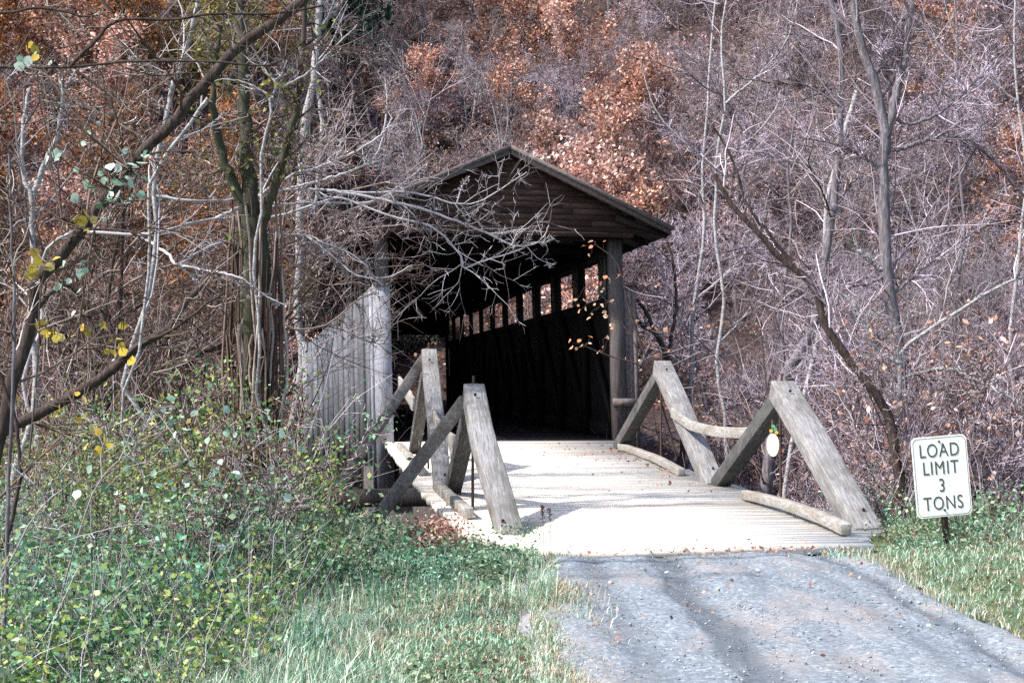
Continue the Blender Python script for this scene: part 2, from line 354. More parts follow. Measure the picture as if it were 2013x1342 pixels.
for c in range(n):
    s = rg.uniform(.003, .008) * (1 if rg.random() < .985 else 1.9); q = rg.normal(size=(8, 3)) * .22
    b8 = np.array([(-1,-1,-1),(1,-1,-1),(1,1,-1),(-1,1,-1),(-.7,-.7,.7),(.7,-.7,.7),(.7,.7,.7),(-.7,.7,.7)], float) + q
    mb.hexa(P[c] + b8 * s * np.array([1, 1, .7]) - np.array([0, 0, .008]))
m = island_mat('loose_stone', [(.12,.135,.155), (.17,.19,.215), (.23,.25,.28), (.42,.45,.47)])
tag(mb.build('gravel', m), 'loose pale stones scattered over the lane', 'gravel', kind='stuff')

# ------------------------------------------------------------------ covered bridge
BO = UA(UC, A0, 0)
def broot(name): return empty(name, (BO[0], BO[1], 0), TH)
rnd = random.Random(11)
cb = broot('covered_bridge'); tag(cb, 'weathered timber covered bridge with dark gable and open portal', 'covered bridge')
HW, LEN = 2.14, 33.0       # half clear width, length
OW = 2.50                  # outer wall half width
EZ, RZ, EH, RX = 4.50, 5.95, 3.22, .17   # eave height, ridge height, half roof width
def add(mb, name, mat, parent=cb): return mb.build(name, mat, parent, lean=True)
# roof: two slabs of lapped shingle courses
for s in (-1, 1):
    mb = MB(); nc = 14
    for k in range(nc):
        t0, t1 = k / nc, (k + 1.25) / nc
        x0, z0 = EH * (1 - t0) + s*RX*t0, EZ + (RZ - EZ) * t0; x1, z1 = EH * (1 - t1) + s*RX*t1, EZ + (RZ - EZ) * t1
        if t1 > 1: x1, z1 = s*RX, RZ
        yy = -.62
        while yy < LEN + .5:
            wd = rnd.uniform(1.0, 2.2); y1 = min(yy + wd, LEN + .5); dz = rnd.uniform(0, .012)
            mb.hexa([(s*x0,yy,z0+.05+dz),(s*x0,y1-.012,z0+.05+dz),(s*x1,y1-.012,z1+.045+dz),(s*x1,yy,z1+.045+dz),
                     (s*x0,yy,z0+.085+dz),(s*x0,y1-.012,z0+.085+dz),(s*x1,y1-.012,z1+.06+dz),(s*x1,yy,z1+.06+dz)])
            yy = y1
    mb.hexa([(s*EH,-.6,EZ-.012),(s*EH,LEN+.48,EZ-.012),(RX,LEN+.48,RZ-.012),(RX,-.6,RZ-.012),(s*EH,-.6,EZ+.035),(s*EH,LEN+.48,EZ+.035),(RX,LEN+.48,RZ+.035),(RX,-.6,RZ+.035)])
    add(mb, 'roof', M['roof'])
    # rake boards (doubled) and eave fascia
    mb = MB()
    mb.beam((s*(EH+.02), -.66, EZ+.02), (RX, -.66, RZ+.02), .045, .13, (0, 1, 0))
    mb.beam((s*(EH+.07), -.72, EZ+.055), (RX, -.72, RZ+.085), .05, .07, (0, 1, 0))
    add(mb, 'rake_board', M['rake'])
    mb = MB(); mb.box(min(s*(EH+.0), s*(EH+.04)), max(s*EH, s*(EH+.04)), -.6, LEN+.48, EZ-.05, EZ+.06); add(mb, 'eave_board', M['roof'])
    # soffit under the overhang
    k = -.5
    while k < LEN - 1:
        mb = MB(); mb.beam((s*(EH-.02), k, EZ-.06), (s*(OW-.3), k, EZ+.26), .08, .11, (0, 1, 0)); k += 1.45
        add(mb, 'rafter_tail', M['interior'])
# gable boarding: horizontal clapboards under the rakes
mb = MB(); z = EZ - .02; yb = -.42
while z < RZ - .08:
    h = .118; xx = EH * (RZ - (z + h * .6)) / (RZ - EZ) - .04
    ro_ = RX * (z + h * .6 - EZ) / (RZ - EZ); x0 = -xx + ro_ if z > EZ + .1 else -OW - .02; x1 = xx + ro_ if z > EZ + .1 else OW + .02
    ym = yb + .012 * ((z - EZ))
    cuts = sorted([x0, x1] + [rnd.uniform(x0 * .8, x1 * .8) for _ in range(2)])
    for a_, b_ in zip(cuts[:-1], cuts[1:]):
        if b_ - a_ < .03: continue
        d = rnd.uniform(0, .006)
        mb.hexa([(a_+.002,ym-.032-d,z),(b_-.002,ym-.032-d,z),(b_-.002,ym,z),(a_+.002,ym,z),(a_+.002,ym-.014-d,z+h),(b_-.002,ym-.014-d,z+h),(b_-.002,ym,z+h),(a_+.002,ym,z+h)])
    z += h - .004
mb.box(-EH*.96, EH*.96, yb+.03, yb+.06, EZ-.01, EZ+.02)
mb.add([(-EH*.95, yb+.02, EZ), (EH*.95, yb+.02, EZ), (RX+.05, yb+.02, RZ-.04), (RX-.05, yb+.02, RZ-.04)], [[0,1,2,3]])
add(mb, 'gable', M['gable'])
mb = MB(); mb.box(-OW-.05, OW+.05, yb-.055, yb+.10, EZ-.10, EZ-.022); add(mb, 'header_beam', M['gable'])
# portal posts
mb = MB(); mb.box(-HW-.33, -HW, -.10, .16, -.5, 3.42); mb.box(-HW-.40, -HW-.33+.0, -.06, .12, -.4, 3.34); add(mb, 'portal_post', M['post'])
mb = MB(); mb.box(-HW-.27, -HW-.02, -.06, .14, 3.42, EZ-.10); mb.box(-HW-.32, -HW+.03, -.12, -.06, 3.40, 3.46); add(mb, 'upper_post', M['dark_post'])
o = MB(); o.box(HW+.0, HW+.26, -.08, .16, -.3, EZ-.10); add(o, 'portal_post', M['dark_post'])  # darker wood than the left post, shade put into its colour
# shelter panel beside right post (narrow boards outside)
mb = MB(); x = HW + .27
while x < HW + .5:
    mb.box(x, x+.085, -.03, .02, -.3, rnd.uniform(3.5, 3.6)); x += .09
mb.box(HW+.26, HW+.54, -.1, -.035, 3.50, 3.56); add(mb, 'corner_boarding', M['rake'])
mb = MB(); mb.box(HW-.01, HW+.52, -.13, -.085, 1.15, 1.30); add(mb, 'post_collar', M['rake'])
# side walls: vertical boards with an open band under the eave, both faces boarded
for s in (-1, 1):
    mb = MB(); y = .17
    while y < LEN:
        wd = rnd.uniform(.17, .24); o_ = rnd.uniform(0, .012)
        xa, xb = s*(OW - .05 + o_), s*(OW + o_)
        mb.box(min(xa, xb), max(xa, xb), y, y + wd - .006, -.45 + rnd.uniform(-.04, .04), 3.35 + rnd.uniform(-.015, .015))
        y += wd
    add(mb, 'side_wall', M['grey_vert'])
    for k in range(11):
        mb = MB(); yk = .35 + k * 2.92
        for q in range(3): mb.box(min(s*(OW-.05), s*OW), max(s*(OW-.05), s*OW), yk+1.5+q*.2, yk+1.69+q*.2, 3.37, 4.19)
        add(mb, 'band_boards', M['grey_vert'])
    mb = MB(); mb.box(min(s*(OW-.10), s*(OW-.056)), max(s*(OW-.10), s*(OW-.056)), .17, LEN, -.4, 3.32)
    mb.box(min(s*(OW-.10), s*(OW-.02)), max(s*(OW-.10), s*(OW-.02)), .17, LEN, 4.20, 4.6)
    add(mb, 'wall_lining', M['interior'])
    # truss: posts, braces, chords
    for k in range(12):
        yk = .35 + k * 2.92
        mb = MB(); mb.box(min(s*2.22, s*2.34), max(s*2.22, s*2.34), yk, yk+.28, ZD, EZ-.1)
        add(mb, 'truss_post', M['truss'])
        if k < 11:
            mb = MB(); c = 1 if k < 6 else -1
            pa, pb = (s*2.28, yk+.29, ZD+.2 if c > 0 else 3.2), (s*2.28, yk+2.9, 3.2 if c > 0 else ZD+.2)
            mb.beam(pa, pb, .10, .22, (1, 0, 0)); add(mb, 'truss_brace', M['truss'])
    mb = MB()
    for z0, z1 in ((ZD+.01, ZD+.30), (EZ-.30, EZ-.12), (3.12, 3.33)):
        mb.box(min(s*2.345, s*2.395), max(s*2.345, s*2.395), .2, LEN-.05, z0, z1)
    add(mb, 'chord', M['interior'])
    # knee braces at both ends
    for yk in (LEN - .5,):
        mb = MB(); mb.beam((s*(HW-.0), yk, EZ-1.0), (s*(HW-.95), yk, EZ-.12), .14, .16, (0, 1, 0)); add(mb, 'knee_brace', M['interior'])
mb = MB(); k = .2
while k < LEN:
    mb.box(-OW+.1, OW-.1, k, k+.2, EZ-.11, EZ+.10); k += 2.92
mb.box(-OW+.05, OW-.05, LEN-.1, LEN-.04, 3.6, EZ+.9)
add(mb, 'tie_beam', M['interior'])
# floor
mb = MB(); y = .0
while y < LEN:
    wd = rnd.uniform(.2, .28); mb.box(-HW-.2, HW+.2, y, y+wd-.01, ZD-.09, ZD+rnd.uniform(-.006, .006)); y += wd
mb.box(-HW-.05, HW+.05, .02, LEN, ZD-.35, ZD-.10)
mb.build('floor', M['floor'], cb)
# flared wing wall on the left: boards cut on the rake
mb = MB(); L0 = np.array([-OW+.06, -.02]); L1 = np.array([-OW-1.22, .95]); nb = 13
for k in range(nb):
    t0, t1 = k / nb, (k + .93) / nb
    a_ = L0 + (L1 - L0) * t0; b_ = L0 + (L1 - L0) * t1; off = rnd.uniform(-.015, .015)
    nrm = np.array([-(L1-L0)[1], (L1-L0)[0]]); nrm = nrm / np.linalg.norm(nrm)
    zt0, zt1 = 3.42 - 1.15 * t0, 3.42 - 1.15 * t1; zb = -.45 + rnd.uniform(-.08, .05)
    a_ = a_ + nrm * off; b_ = b_ + nrm * off; c_, d_ = b_ + nrm * .03, a_ + nrm * .03
    mb.hexa([(*a_,zb),(*b_,zb),(*c_,zb),(*d_,zb),(*a_,zt0),(*b_,zt1),(*c_,zt1),(*d_,zt0)])
add(mb, 'wing_wall', M['grey_vert'])
mb = MB(); mb.box(L1[0]-.10, L1[0]+.02, L1[1]-.02, L1[1]+.10, -.8, 2.34); add(mb, 'wing_post', M['post'])
mb = MB(); mb.box(-OW-.2, OW+.2, .0, 1.4, -3.4, -.0); mb.build('abutment', M['dark_post'], cb)
mb = MB(); mb.box(-OW-.2, OW+.2, LEN-1.2, LEN, -3.4, .1)
mb.build('abutment', M['dark_post'], cb)

# ------------------------------------------------------------------ approach deck
def sst(a, b, x):
    t = np.clip((x - a) / (b - a), 0, 1); return t * t * (3 - 2 * t)
def deck_z(a): return float(np.interp(a, [12.7, 14.5, 19.9, 26.0, 27.2], [.075, .10, .17, .40, .455]))
def L(u, a, z): return (u - UC, a - A0, z)
ad = broot('plank_deck'); tag(ad, 'bleached plank deck rising from the gravel lane to the covered portal', 'bridge deck')
mb = MB(); a = 12.75; k = 0
while a < 27.18:
    wd = rnd.uniform(.17, .25)
    if a + wd > 27.19: wd = 27.19 - a
    uL, uR = 1.60 + rnd.uniform(-.03, .03), 5.98 + rnd.uniform(-.04, .04)
    uL += .55 * (1 - float(sst(12.8, 14.2, a))); uR -= .62 * (1 - float(sst(12.9, 14.2, a)))
    z0, z1 = deck_z(a), deck_z(a + wd); d = rnd.uniform(-.006, .006)
    P0, P1 = L(uL, a, 0), L(uR, a + wd, 0)
    nseg = 1
    mb.hexa([(P0[0],P0[1],z0-.08),(P1[0],P0[1],z0-.08),(P1[0],P1[1]-.010,z1-.08),(P0[0],P1[1]-.010,z1-.08),
             (P0[0],P0[1],z0+d),(P1[0],P0[1],z0+d+rnd.uniform(-.005,.005)),(P1[0],P1[1]-.010,z1+d),(P0[0],P1[1]-.010,z1+d)])
    a += wd; k += 1
mb.build('planking', M['deck'], ad)
mb = MB()
for u in (1.95, 2.9, 3.9, 4.9, 5.8):
    mb.beam(L(u, 13.2, -.18), L(u, 27.2, .20), .22, .24, (1, 0, 0))
mb.build('stringer', M['dark_post'], ad)
for a_, u0, u1, z in ((20.15, .25, 6.2, -.03), (16.3, .45, 6.0, -.18), (25.4, 1.75, 6.1, .08), (22.4, 1.75, 6.1, .02)):
    mb = MB(); mb.beam(L(u0, a_, z), L(u1, a_, z), .24, .24, (0, 1, 0)); mb.build('cross_beam', M['trunk' ] if 0 else M['dark_post'], ad)

# ------------------------------------------------------------------ king post frames
def bevel(o, wd=.012):
    m = o.modifiers.new('bevel', 'BEVEL'); m.width = wd; m.segments = 2; m.limit_method = 'ANGLE'
    return o
def worn(o, seed):
    return o
def frame(label, u, aN, aP, aF, zP, zN, zF, wN, wF, brace=None, rot=0.0):
    base = UA(u, aP, 0); r = empty('kingpost_frame', tuple(base), TH); tag(r, label, 'truss frame', 'king post frames along the deck')
    def q(du, a, z): return np.array([du, a - aP, z])
    pk = q(0, aP, zP)
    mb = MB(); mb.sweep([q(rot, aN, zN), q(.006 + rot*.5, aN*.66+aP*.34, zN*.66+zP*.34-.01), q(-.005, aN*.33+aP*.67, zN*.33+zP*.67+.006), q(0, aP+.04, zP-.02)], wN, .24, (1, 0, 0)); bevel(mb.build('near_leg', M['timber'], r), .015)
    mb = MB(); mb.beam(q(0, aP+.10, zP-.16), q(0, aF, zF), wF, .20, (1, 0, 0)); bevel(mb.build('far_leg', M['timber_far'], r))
    mb = MB(); P = np.array([[q(.0, aP+.09, zP-.25), q(0, aP+.09, deck_z(aP)-.22)]]); mb.tubes(P, np.full((1, 2), .017), 8); mb.build('tie_rod', M['iron'], r)
    mb = MB(); P = np.array([[pk + (0, .03, .02), pk + (0, .03, .17)]]); mb.tubes(P, np.array([[.02, .014]]), 8); mb.box(-.05, .05, -.02, .08, zP+.055, zP+.085); mb.build('bolt', M['iron'], r)
    for t_ in (.10, .90):
        c = q(0, aN + (aP - aN) * t_, zN + (zP - zN) * t_); dn = np.array([0, -(zP - zN), (aP - aN)]); dn /= np.linalg.norm(dn); c = c + dn * .12
        for dx in ((.035,) if t_ < .5 else (-.02,)):
            mb = MB(); P = np.array([[c + (dx, 0, 0), c + dn * .022 + (dx, 0, 0)]]); mb.tubes(P, np.full((1, 2), .018), 6); mb.build('bolt', M['iron'], r)
    if brace:
        mb = MB(); mb.beam(pk + (-.09, .02, -.10), q(*brace), .13, .15, (0, 1, 0)); bevel(mb.build('outer_brace', M['timber_out'], r), .01)
    return r
frame('near left timber frame with leaning outer brace rooted in weeds', 1.97, 13.95, 16.25, 18.7, 1.50, -.05, .10, .245, .19, (-1.33, 16.25, -.25), .12)
frame('far left timber frame standing before the pale wing boards', 1.97, 19.75, 22.0, 24.9, 2.04, -.0, .36, .235, .18, (-1.45, 20.35, .08))
frame('near right timber frame beside the load limit sign', 5.78, 14.0, 16.6, 19.3, 1.53, .0, .15, .30, .20)
frame('far right timber frame closest to the dark portal post', 5.78, 19.45, 22.4, 25.6, 1.86, .08, .38, .28, .20)

def reflector():
    p = UA(5.62, 16.5, .84); r = empty('reflector', tuple(p), TH - .1); tag(r, 'white oval reflector plate hung on the near right timber frame', 'reflector')
    ol = [(.075 * math.cos(k * math.pi / 8), .14 * math.sin(k * math.pi / 8)) for k in range(16)]
    plate('plate', ol, -.008, .0, M['cream'], r)
    for k, (x, z, c) in enumerate(((-.02, .17, 'yellowbead'), (.03, .19, 'greenbead'), (.005, .225, 'greenbead'), (.045, .15, 'yellowbead'))):
        plate('bead', [(x + .022 * math.cos(a * math.pi / 4), z + .022 * math.sin(a * math.pi / 4)) for a in range(8)], -.012, -.001, M[c], r)
    mb = MB(); mb.box(-.012, .012, .001, .02, -.16, .30); mb.box(-.012, .14, .022, .04, .10, .125); mb.build('bracket', M['iron'], r)
def guard(name, label, cat, pts, w, h, mat, side=(0, 0, 1)):
    pts = np.array(pts); n = len(pts); t = np.linspace(0, 1, 11)
    tt = np.linspace(0, 1, n); P = np.stack([np.polyval(np.polyfit(tt, pts[:, k], min(2, n-1)), t) for k in range(3)], -1)
    P += np.random.default_rng(len(label)).normal(size=P.shape) * .003
    c = P.mean(0); r = MB(); r.sweep(P - c, w, h, side); o = bevel(r.build(name, mat), .01); o.location = c; tag(o, label, cat); return o
guard('guard_board', 'sagging pale board joining the two right timber frames', 'guard board', [UA(5.60, 21.1, 1.13), UA(5.70, 19.7, .92), UA(5.80, 17.7, .95)], .15, .045, M['kerb'])
guard('guard_board', 'short pale board joining the two left timber frames', 'guard board', [UA(1.93, 20.9, 1.14), UA(1.93, 19.5, .93), UA(1.93, 17.9, .84)], .17, .05, M['kerb'])
guard('guard_board', 'stubby pale board between left portal post and far left frame', 'guard board', [UA(1.85, 26.9, 1.58), UA(1.87, 25.4, 1.42), UA(1.89, 24.0, 1.22)], .24, .05, M['kerb'])
def kerb(label, pts): guard('kerb_timber', label, 'kerb timber', pts, .115, .11, M['kerb'])
kerb('long bowed kerb timber under the near right frame', [UA(5.46, 17.1, .20), UA(5.42, 15.3, .21), UA(5.31, 13.4, .15)])
kerb('bowed kerb timber under the far right frame', [UA(5.72, 25.2, .43), UA(5.74, 23.0, .36), UA(5.60, 20.6, .26)])
kerb('pale kerb timber at the foot of the far left frame', [UA(1.78, 25.9, .44), UA(1.80, 24.0, .36), UA(1.78, 21.0, .27)])
kerb('weathered kerb timber under the near left frame', [UA(1.80, 18.9, .24), UA(1.79, 17.2, .21), UA(1.80, 15.3, .19)])

# ------------------------------------------------------------------ sign
sg = at(1849, 935, 13.75); sr = empty('load_limit_sign', (sg[0], sg[1], sg[2]), 0); tag(sr, 'white load limit sign on a thin metal post in the grass', 'sign')
SW, SH, RC = .555, .775, .055
pts = []
for cx, cz, a0 in ((SW/2-RC, SH/2-RC, 0), (-SW/2+RC, SH/2-RC, 90), (-SW/2+RC, -SH/2+RC, 180), (SW/2-RC, -SH/2+RC, 270)):
    for k in range(7):
        an = math.radians(a0 + k * 15); pts.append((cx + RC*math.cos(an), cz + RC*math.sin(an)))
def plate(name, outline, y0, y1, mat, parent, inner=None):
    me = bpy.data.meshes.new(name); n = len(outline); V = []; Fc = []
    if inner is None:
        V = [(x, y0, z) for x, z in outline] + [(x, y1, z) for x, z in outline]
        Fc = [tuple(range(n)), tuple(range(2*n-1, n-1, -1))] + [(k, n+k, n+(k+1) % n, (k+1) % n) for k in range(n)]
    else:
        V = [(x, y0, z) for x, z in outline] + [(x, y0, z) for x, z in inner] + [(x, y1, z) for x, z in outline] + [(x, y1, z) for x, z in inner]
        for k in range(n):
            k2 = (k+1) % n; Fc += [(k, k2, n+k2, n+k), (2*n+k, 3*n+k, 3*n+k2, 2*n+k2), (k, 2*n+k, 2*n+k2, k2), (n+k, n+k2, 3*n+k2, 3*n+k)]
    me.from_pydata(V, [], Fc); me.update(); me.materials.append(mat)
    o = bpy.data.objects.new(name, me); col.objects.link(o); o.parent = parent; return o
plate('panel', pts, -.003, .0, M['sign'], sr)
plate('border', [(x*.955, z*.967) for x, z in pts], -.0055, -.0035, M['border'], sr, [(x*.94, z*.955) for x, z in pts])
cu = bpy.data.curves.new('lettering', 'FONT'); cu.body = 'LOAD\nLIMIT\n3\nTONS'; cu.align_x = 'CENTER'; cu.size = .205; cu.space_line = .92; cu.space_character = 1.12; cu.extrude = .0012
to = bpy.data.objects.new('tmp', cu); col.objects.link(to); bpy.context.view_layer.update()
me = bpy.data.meshes.new_from_object(to); bpy.data.objects.remove(to)
vs = np.array([v.co[:] for v in me.vertices]); lo, hi = vs.min(0), vs.max(0)
sx = .395 / (hi[0]-lo[0]); sz = .635 / (hi[1]-lo[1])
for v, c in zip(me.vertices, vs): v.co = ((c[0] - (lo[0]+hi[0])/2) * sx, -.0056 - c[2], (c[1] - (lo[1]+hi[1])/2) * sz)
me.materials.clear(); me.materials.append(M['black'])
lt = bpy.data.objects.new('lettering', me); col.objects.link(lt); lt.parent = sr; lt.location = (-.005, 0, 0.0)
mb = MB()
mb.box(-.022, .022, .004, .012, -.75, .42); mb.box(-.03, -.022, .004, .03, -.75, .42); mb.box(.022, .03, .004, .03, -.75, .42)
o = mb.build('post', M['iron'], sr)
for z in (.335, -.325):
    mb = MB(); mb.tubes(np.array([[(0, -.012, z), (0, .01, z)]]), np.full((1, 2), .011), 8); mb.box(-.009, .009, -.0135, -.0118, z-.009, z+.009); mb.build('bolt', M['iron'], sr)
sr.rotation_euler = (0, math.radians(-4.6), math.radians(6))

m, nt_, b = new_mat('amber_bead', .3, .5); b.inputs['Base Color'].default_value = (.75, .50, .10, 1); M['yellowbead'] = m
m, nt_, b = new_mat('green_bead', .3, .5); b.inputs['Base Color'].default_value = (.12, .45, .22, 1); M['greenbead'] = m
m, nt_, b = new_mat('cream_enamel', .3, .5); n = noise(nt_, 20, 4); r_ = ramp(nt_, [(.93,.90,.60,.35), (.96,.95,.84,.6)]); nt_.links.new(n.outputs[0], r_.inputs[0]); nt_.links.new(r_.outputs[0], b.inputs['Base Color']); M['cream'] = m
reflector()
# ------------------------------------------------------------------ plants: growth
def grow(S, D, Ln, R, K, wob, trop, rng, endf=.35):
    B = len(S); P = np.zeros((B, K, 3)); P[:, 0] = S; d = D / np.linalg.norm(D, axis=1)[:, None]
    for k in range(1, K):
        d = d + rng.normal(size=(B, 3)) * wob + np.array([0, 0, trop]); d /= np.linalg.norm(d, axis=1)[:, None]
        P[:, k] = P[:, k-1] + d * (Ln / (K - 1))[:, None]
    return P, R[:, None] * np.linspace(1, endf, K)[None]
def sprout(P, R, n, t0, t1, ang, lf, rf, rng, rmin):
    """n children per polyline, between t0 and t1, ang degrees off the parent"""
    B, K, _ = P.shape; par = np.repeat(np.arange(B), n); N = len(par)
    t = rng.uniform(t0, t1, N) * (K - 1.001); i = t.astype(int); f = (t - i)[:, None]
    S = P[par, i] * (1 - f) + P[par, i + 1] * f; T = P[par, i + 1] - P[par, i]; T /= np.linalg.norm(T, axis=1)[:, None] + 1e-9
    q = rng.normal(size=(N, 3)); q -= T * (q * T).sum(1)[:, None]; q /= np.linalg.norm(q, axis=1)[:, None]
    a = np.radians(rng.normal(ang, 12, N))[:, None]
    Lp = np.linalg.norm(np.diff(P, axis=1), axis=2).sum(1)[par]
    tt = t / (K - 1)
    Ln = Lp * lf * rng.uniform(.55, 1.25, N) * (1.15 - .6 * tt)
    Rr = np.maximum((R[par, i] * rf), rmin)
    return S, T * np.cos(a) + q * np.sin(a), Ln, Rr
def tree_mesh(rng, starts, levels, sides=(8, 5, 4, 3, 3), mb=None):
    """levels: list of (n, t0, t1, angle, lenf, radf, K, wobble, tropism); returns twig polylines"""
    P, R = starts; mb = mb or MB(); mb.tubes(P, R, sides[0]); tw = MB(); last = P; allp = [P]
    for li, (n, t0, t1, ang, lf, rf, K, wob, trop) in enumerate(levels):
        S, D, Ln, Rr = sprout(P, R, n, t0, t1, ang, lf, rf, rng, .0055)
        P, R = grow(S, D, Ln, Rr, K, wob, trop, rng)
        tgt = mb if li == 0 else tw
        tgt.tubes(P, R, sides[min(li + 1, len(sides) - 1)]); allp.append(P)
    return mb, tw, allp
def spots_on(P, n, rng, jit):
    B, K, _ = P.shape; par = rng.integers(0, B, n); t = rng.uniform(0, K - 1.001, n); i = t.astype(int); f = (t - i)[:, None]
    return P[par, i] * (1 - f) + P[par, i + 1] * f + rng.normal(size=(n, 3)) * jit

def make_tree(name, seed, h, r, bark, twig, leaf=None, nleaf=0, lsize=.12, stems=1, spread=.12, dens=(13, 6, 5, 3), ang=48, minr=None):
    rng = np.random.default_rng(seed); root = empty(name)
    D = np.stack([rng.normal(size=stems) * spread, rng.normal(size=stems) * spread, np.ones(stems)], -1)
    S = np.stack([rng.normal(size=stems) * .12, rng.normal(size=stems) * .12, np.full(stems, -.3)], -1)
    P, R = grow(S, D, np.full(stems, h) * rng.uniform(.8, 1.05, stems), np.full(stems, r) * rng.uniform(.6, 1, stems), 12, .075, .02, rng, .18)
    lv = [(dens[0], .18, .98, ang, .42, .5, 7, .17, .05), (dens[1], .2, .98, 46, .48, .6, 5, .2, .03), (dens[2], .15, .98, 48, .5, .65, 4, .22, .02)]
    if len(dens) > 3 and dens[3]: lv.append((dens[3], .15, 1, 50, .5, .7, 3, .25, .0))
    mb, tw, allp = tree_mesh(rng, (P, R), lv)
    mb.build('trunk', bark, root); tw.build('branches', twig, root)
    if leaf:
        lf = MB(); C = np.concatenate([spots_on(allp[-1], int(nleaf * .6), rng, .12), spots_on(allp[-2], nleaf - int(nleaf * .6), rng, .18)])
        keep = lump(C[:, 0] * 3 + seed, C[:, 2] * 3) > -.35; C = C[keep]
        lf.leaves(C, rng.uniform(.5, 1.3, len(C)) * lsize, rng); lf.build('crown', leaf, root)
    return root

protos = {}
def proto(key, *a, **k): protos[key] = make_tree(*a, **k)
proto('rustA', 'oak_tree', 1, 9.5, .12, M['trunk_lav'], M['twig'], M['rust'], 7600, .15, dens=(16, 7, 6, 3))
proto('rustB', 'oak_tree', 2, 8.0, .10, M['trunk_dark'], M['twig_brown'], M['orange'], 8200, .15, dens=(16, 7, 6, 2))
proto('pinkA', 'oak_tree', 3, 9.0, .10, M['trunk_lav'], M['twig_lav'], M['pink'], 3600, .14, dens=(16, 8, 6, 3))
proto('bareA', 'bare_tree', 4, 9.0, .11, M['trunk_lav'], M['twig'], None, dens=(18, 9, 6, 4))
proto('bareB', 'bare_tree', 5, 8.0, .09, M['trunk_lav'], M['twig_lav'], None, dens=(15, 9, 6, 4), stems=2)
proto('bareC', 'bare_tree', 6, 7.0, .07, M['trunk_pale'], M['twig_white'], None, dens=(14, 8, 5, 3), stems=2, ang=38)
proto('shrubA', 'bare_shrub', 7, 3.6, .030, M['twig_lav'], M['twig'], M['rust'], 300, .09, stems=6, spread=.5, dens=(9, 7, 5, 3), ang=35)
proto('shrubB', 'bare_shrub', 8, 3.0, .026, M['twig'], M['twig_lav'], M['pink'], 200, .08, stems=7, spread=.6, dens=(9, 7, 5, 3), ang=38)
proto('ochreA', 'leafy_shrub', 9, 3.0, .03, M['trunk_dark'], M['twig_brown'], M['ochre'], 3800, .11, stems=5, spread=.45, dens=(7, 5, 4, 2), ang=38)
proto('greenA', 'evergreen_shrub', 10, 4.2, .06, M['trunk_dark'], M['twig_brown'], M['darkgreen'], 9000, .14, stems=3, spread=.2, dens=(10, 6, 5, 2))
proto('farbush', 'green_shrub', 16, 3.6, .05, M['trunk_dark'], M['twig_brown'], M['farleaf'], 9000, .15, stems=5, spread=.3, dens=(10, 6, 5, 2))
used = set()
def place(key, x, y, s, label, cat, group, dz=0.0):
    p = protos[key]
    if key in used: o = copy_tree(p)
    else: o = p; used.add(key)
    o.location = (x, y, float(H(x, y)) + dz); o.rotation_euler = (RG.uniform(-.08, .08), RG.uniform(-.08, .08), RG.uniform(0, 6.28)); o.scale = (s * RG.uniform(.85, 1.15), s * RG.uniform(.85, 1.15), s)
    tag(o, label, cat, group); return o
RG = random.Random(77)
def clear_of_bridge(x, y, m=1.2):
    u = x * CT + y * ST; a = -x * ST + y * CT
    return not (abs(u - UC) < 2.6 + m and 12 < a < 72)
# hillside
cnt = 0
def pxof(x, y): return 1006 + x / y * F
for ring in range(400):
    if cnt >= 170: break
    y = 50 + 62 * RG.random() ** 1.2; x = RG.uniform(-.42, .42) * y
    if not clear_of_bridge(x, y, 2.5) or H(x, y) < -1.5: continue
    p = pxof(x, y); z = RG.random()
    if p < 560: key = 'rustB' if z < .66 else ('rustA' if z < .82 else ('bareA' if z < .88 else 'ochreA'))
    elif p < 1300: key = 'rustA' if z < .46 else ('pinkA' if z < .68 else ('bareA' if z < .8 else 'bareB'))
    else: key = 'pinkA' if z < .38 else ('rustA' if z < .52 else ('bareB' if z < .75 else 'bareA'))
    if 640 < p < 760 and y > 60: key = 'greenA' if z < .5 else key
    zone = ('the left hillside', 'the hillside straight above the bridge roof', 'the right hillside')[0 if p < 560 else (1 if p < 1300 else 2)]
    kind = {'rustA': 'rust leaved oak', 'rustB': 'bright orange leaved oak', 'pinkA': 'sparse dusty pink leaved tree', 'bareA': 'bare grey tree', 'bareB': 'bare lavender grey forked tree', 'ochreA': 'low ochre leaved shrub', 'greenA': 'dark evergreen'}[key]
    s = RG.uniform(.8, 1.25) * (2.0 if key in ('ochreA', 'greenA') else 1)
    place(key, x, y, s, kind + ' crowded on ' + zone, 'tree', kind + ' on ' + zone); cnt += 1
for ring in range(900):
    if cnt >= 290: break
    y = 49 + 50 * RG.random(); x = RG.uniform(-.42, .42) * y
    if not clear_of_bridge(x, y, 1.5) or H(x, y) < -1.5: continue
    key = RG.choice(['shrubA', 'shrubB', 'bareC', 'shrubB']); p = pxof(x, y)
    zone = 'left hillside' if p < 560 else ('hillside above the bridge' if p < 1300 else 'right hillside')
    kind = {'shrubA': 'twiggy thicket with few rust leaves', 'shrubB': 'twiggy thicket with faded pink leaves', 'bareC': 'thin pale stemmed sapling'}[key]
    place(key, x, y, RG.uniform(.9, 1.5) * (1.0 if key == 'bareC' else 1.35), kind + ' low on the ' + zone, 'shrub', kind + ' on the ' + zone); cnt += 1
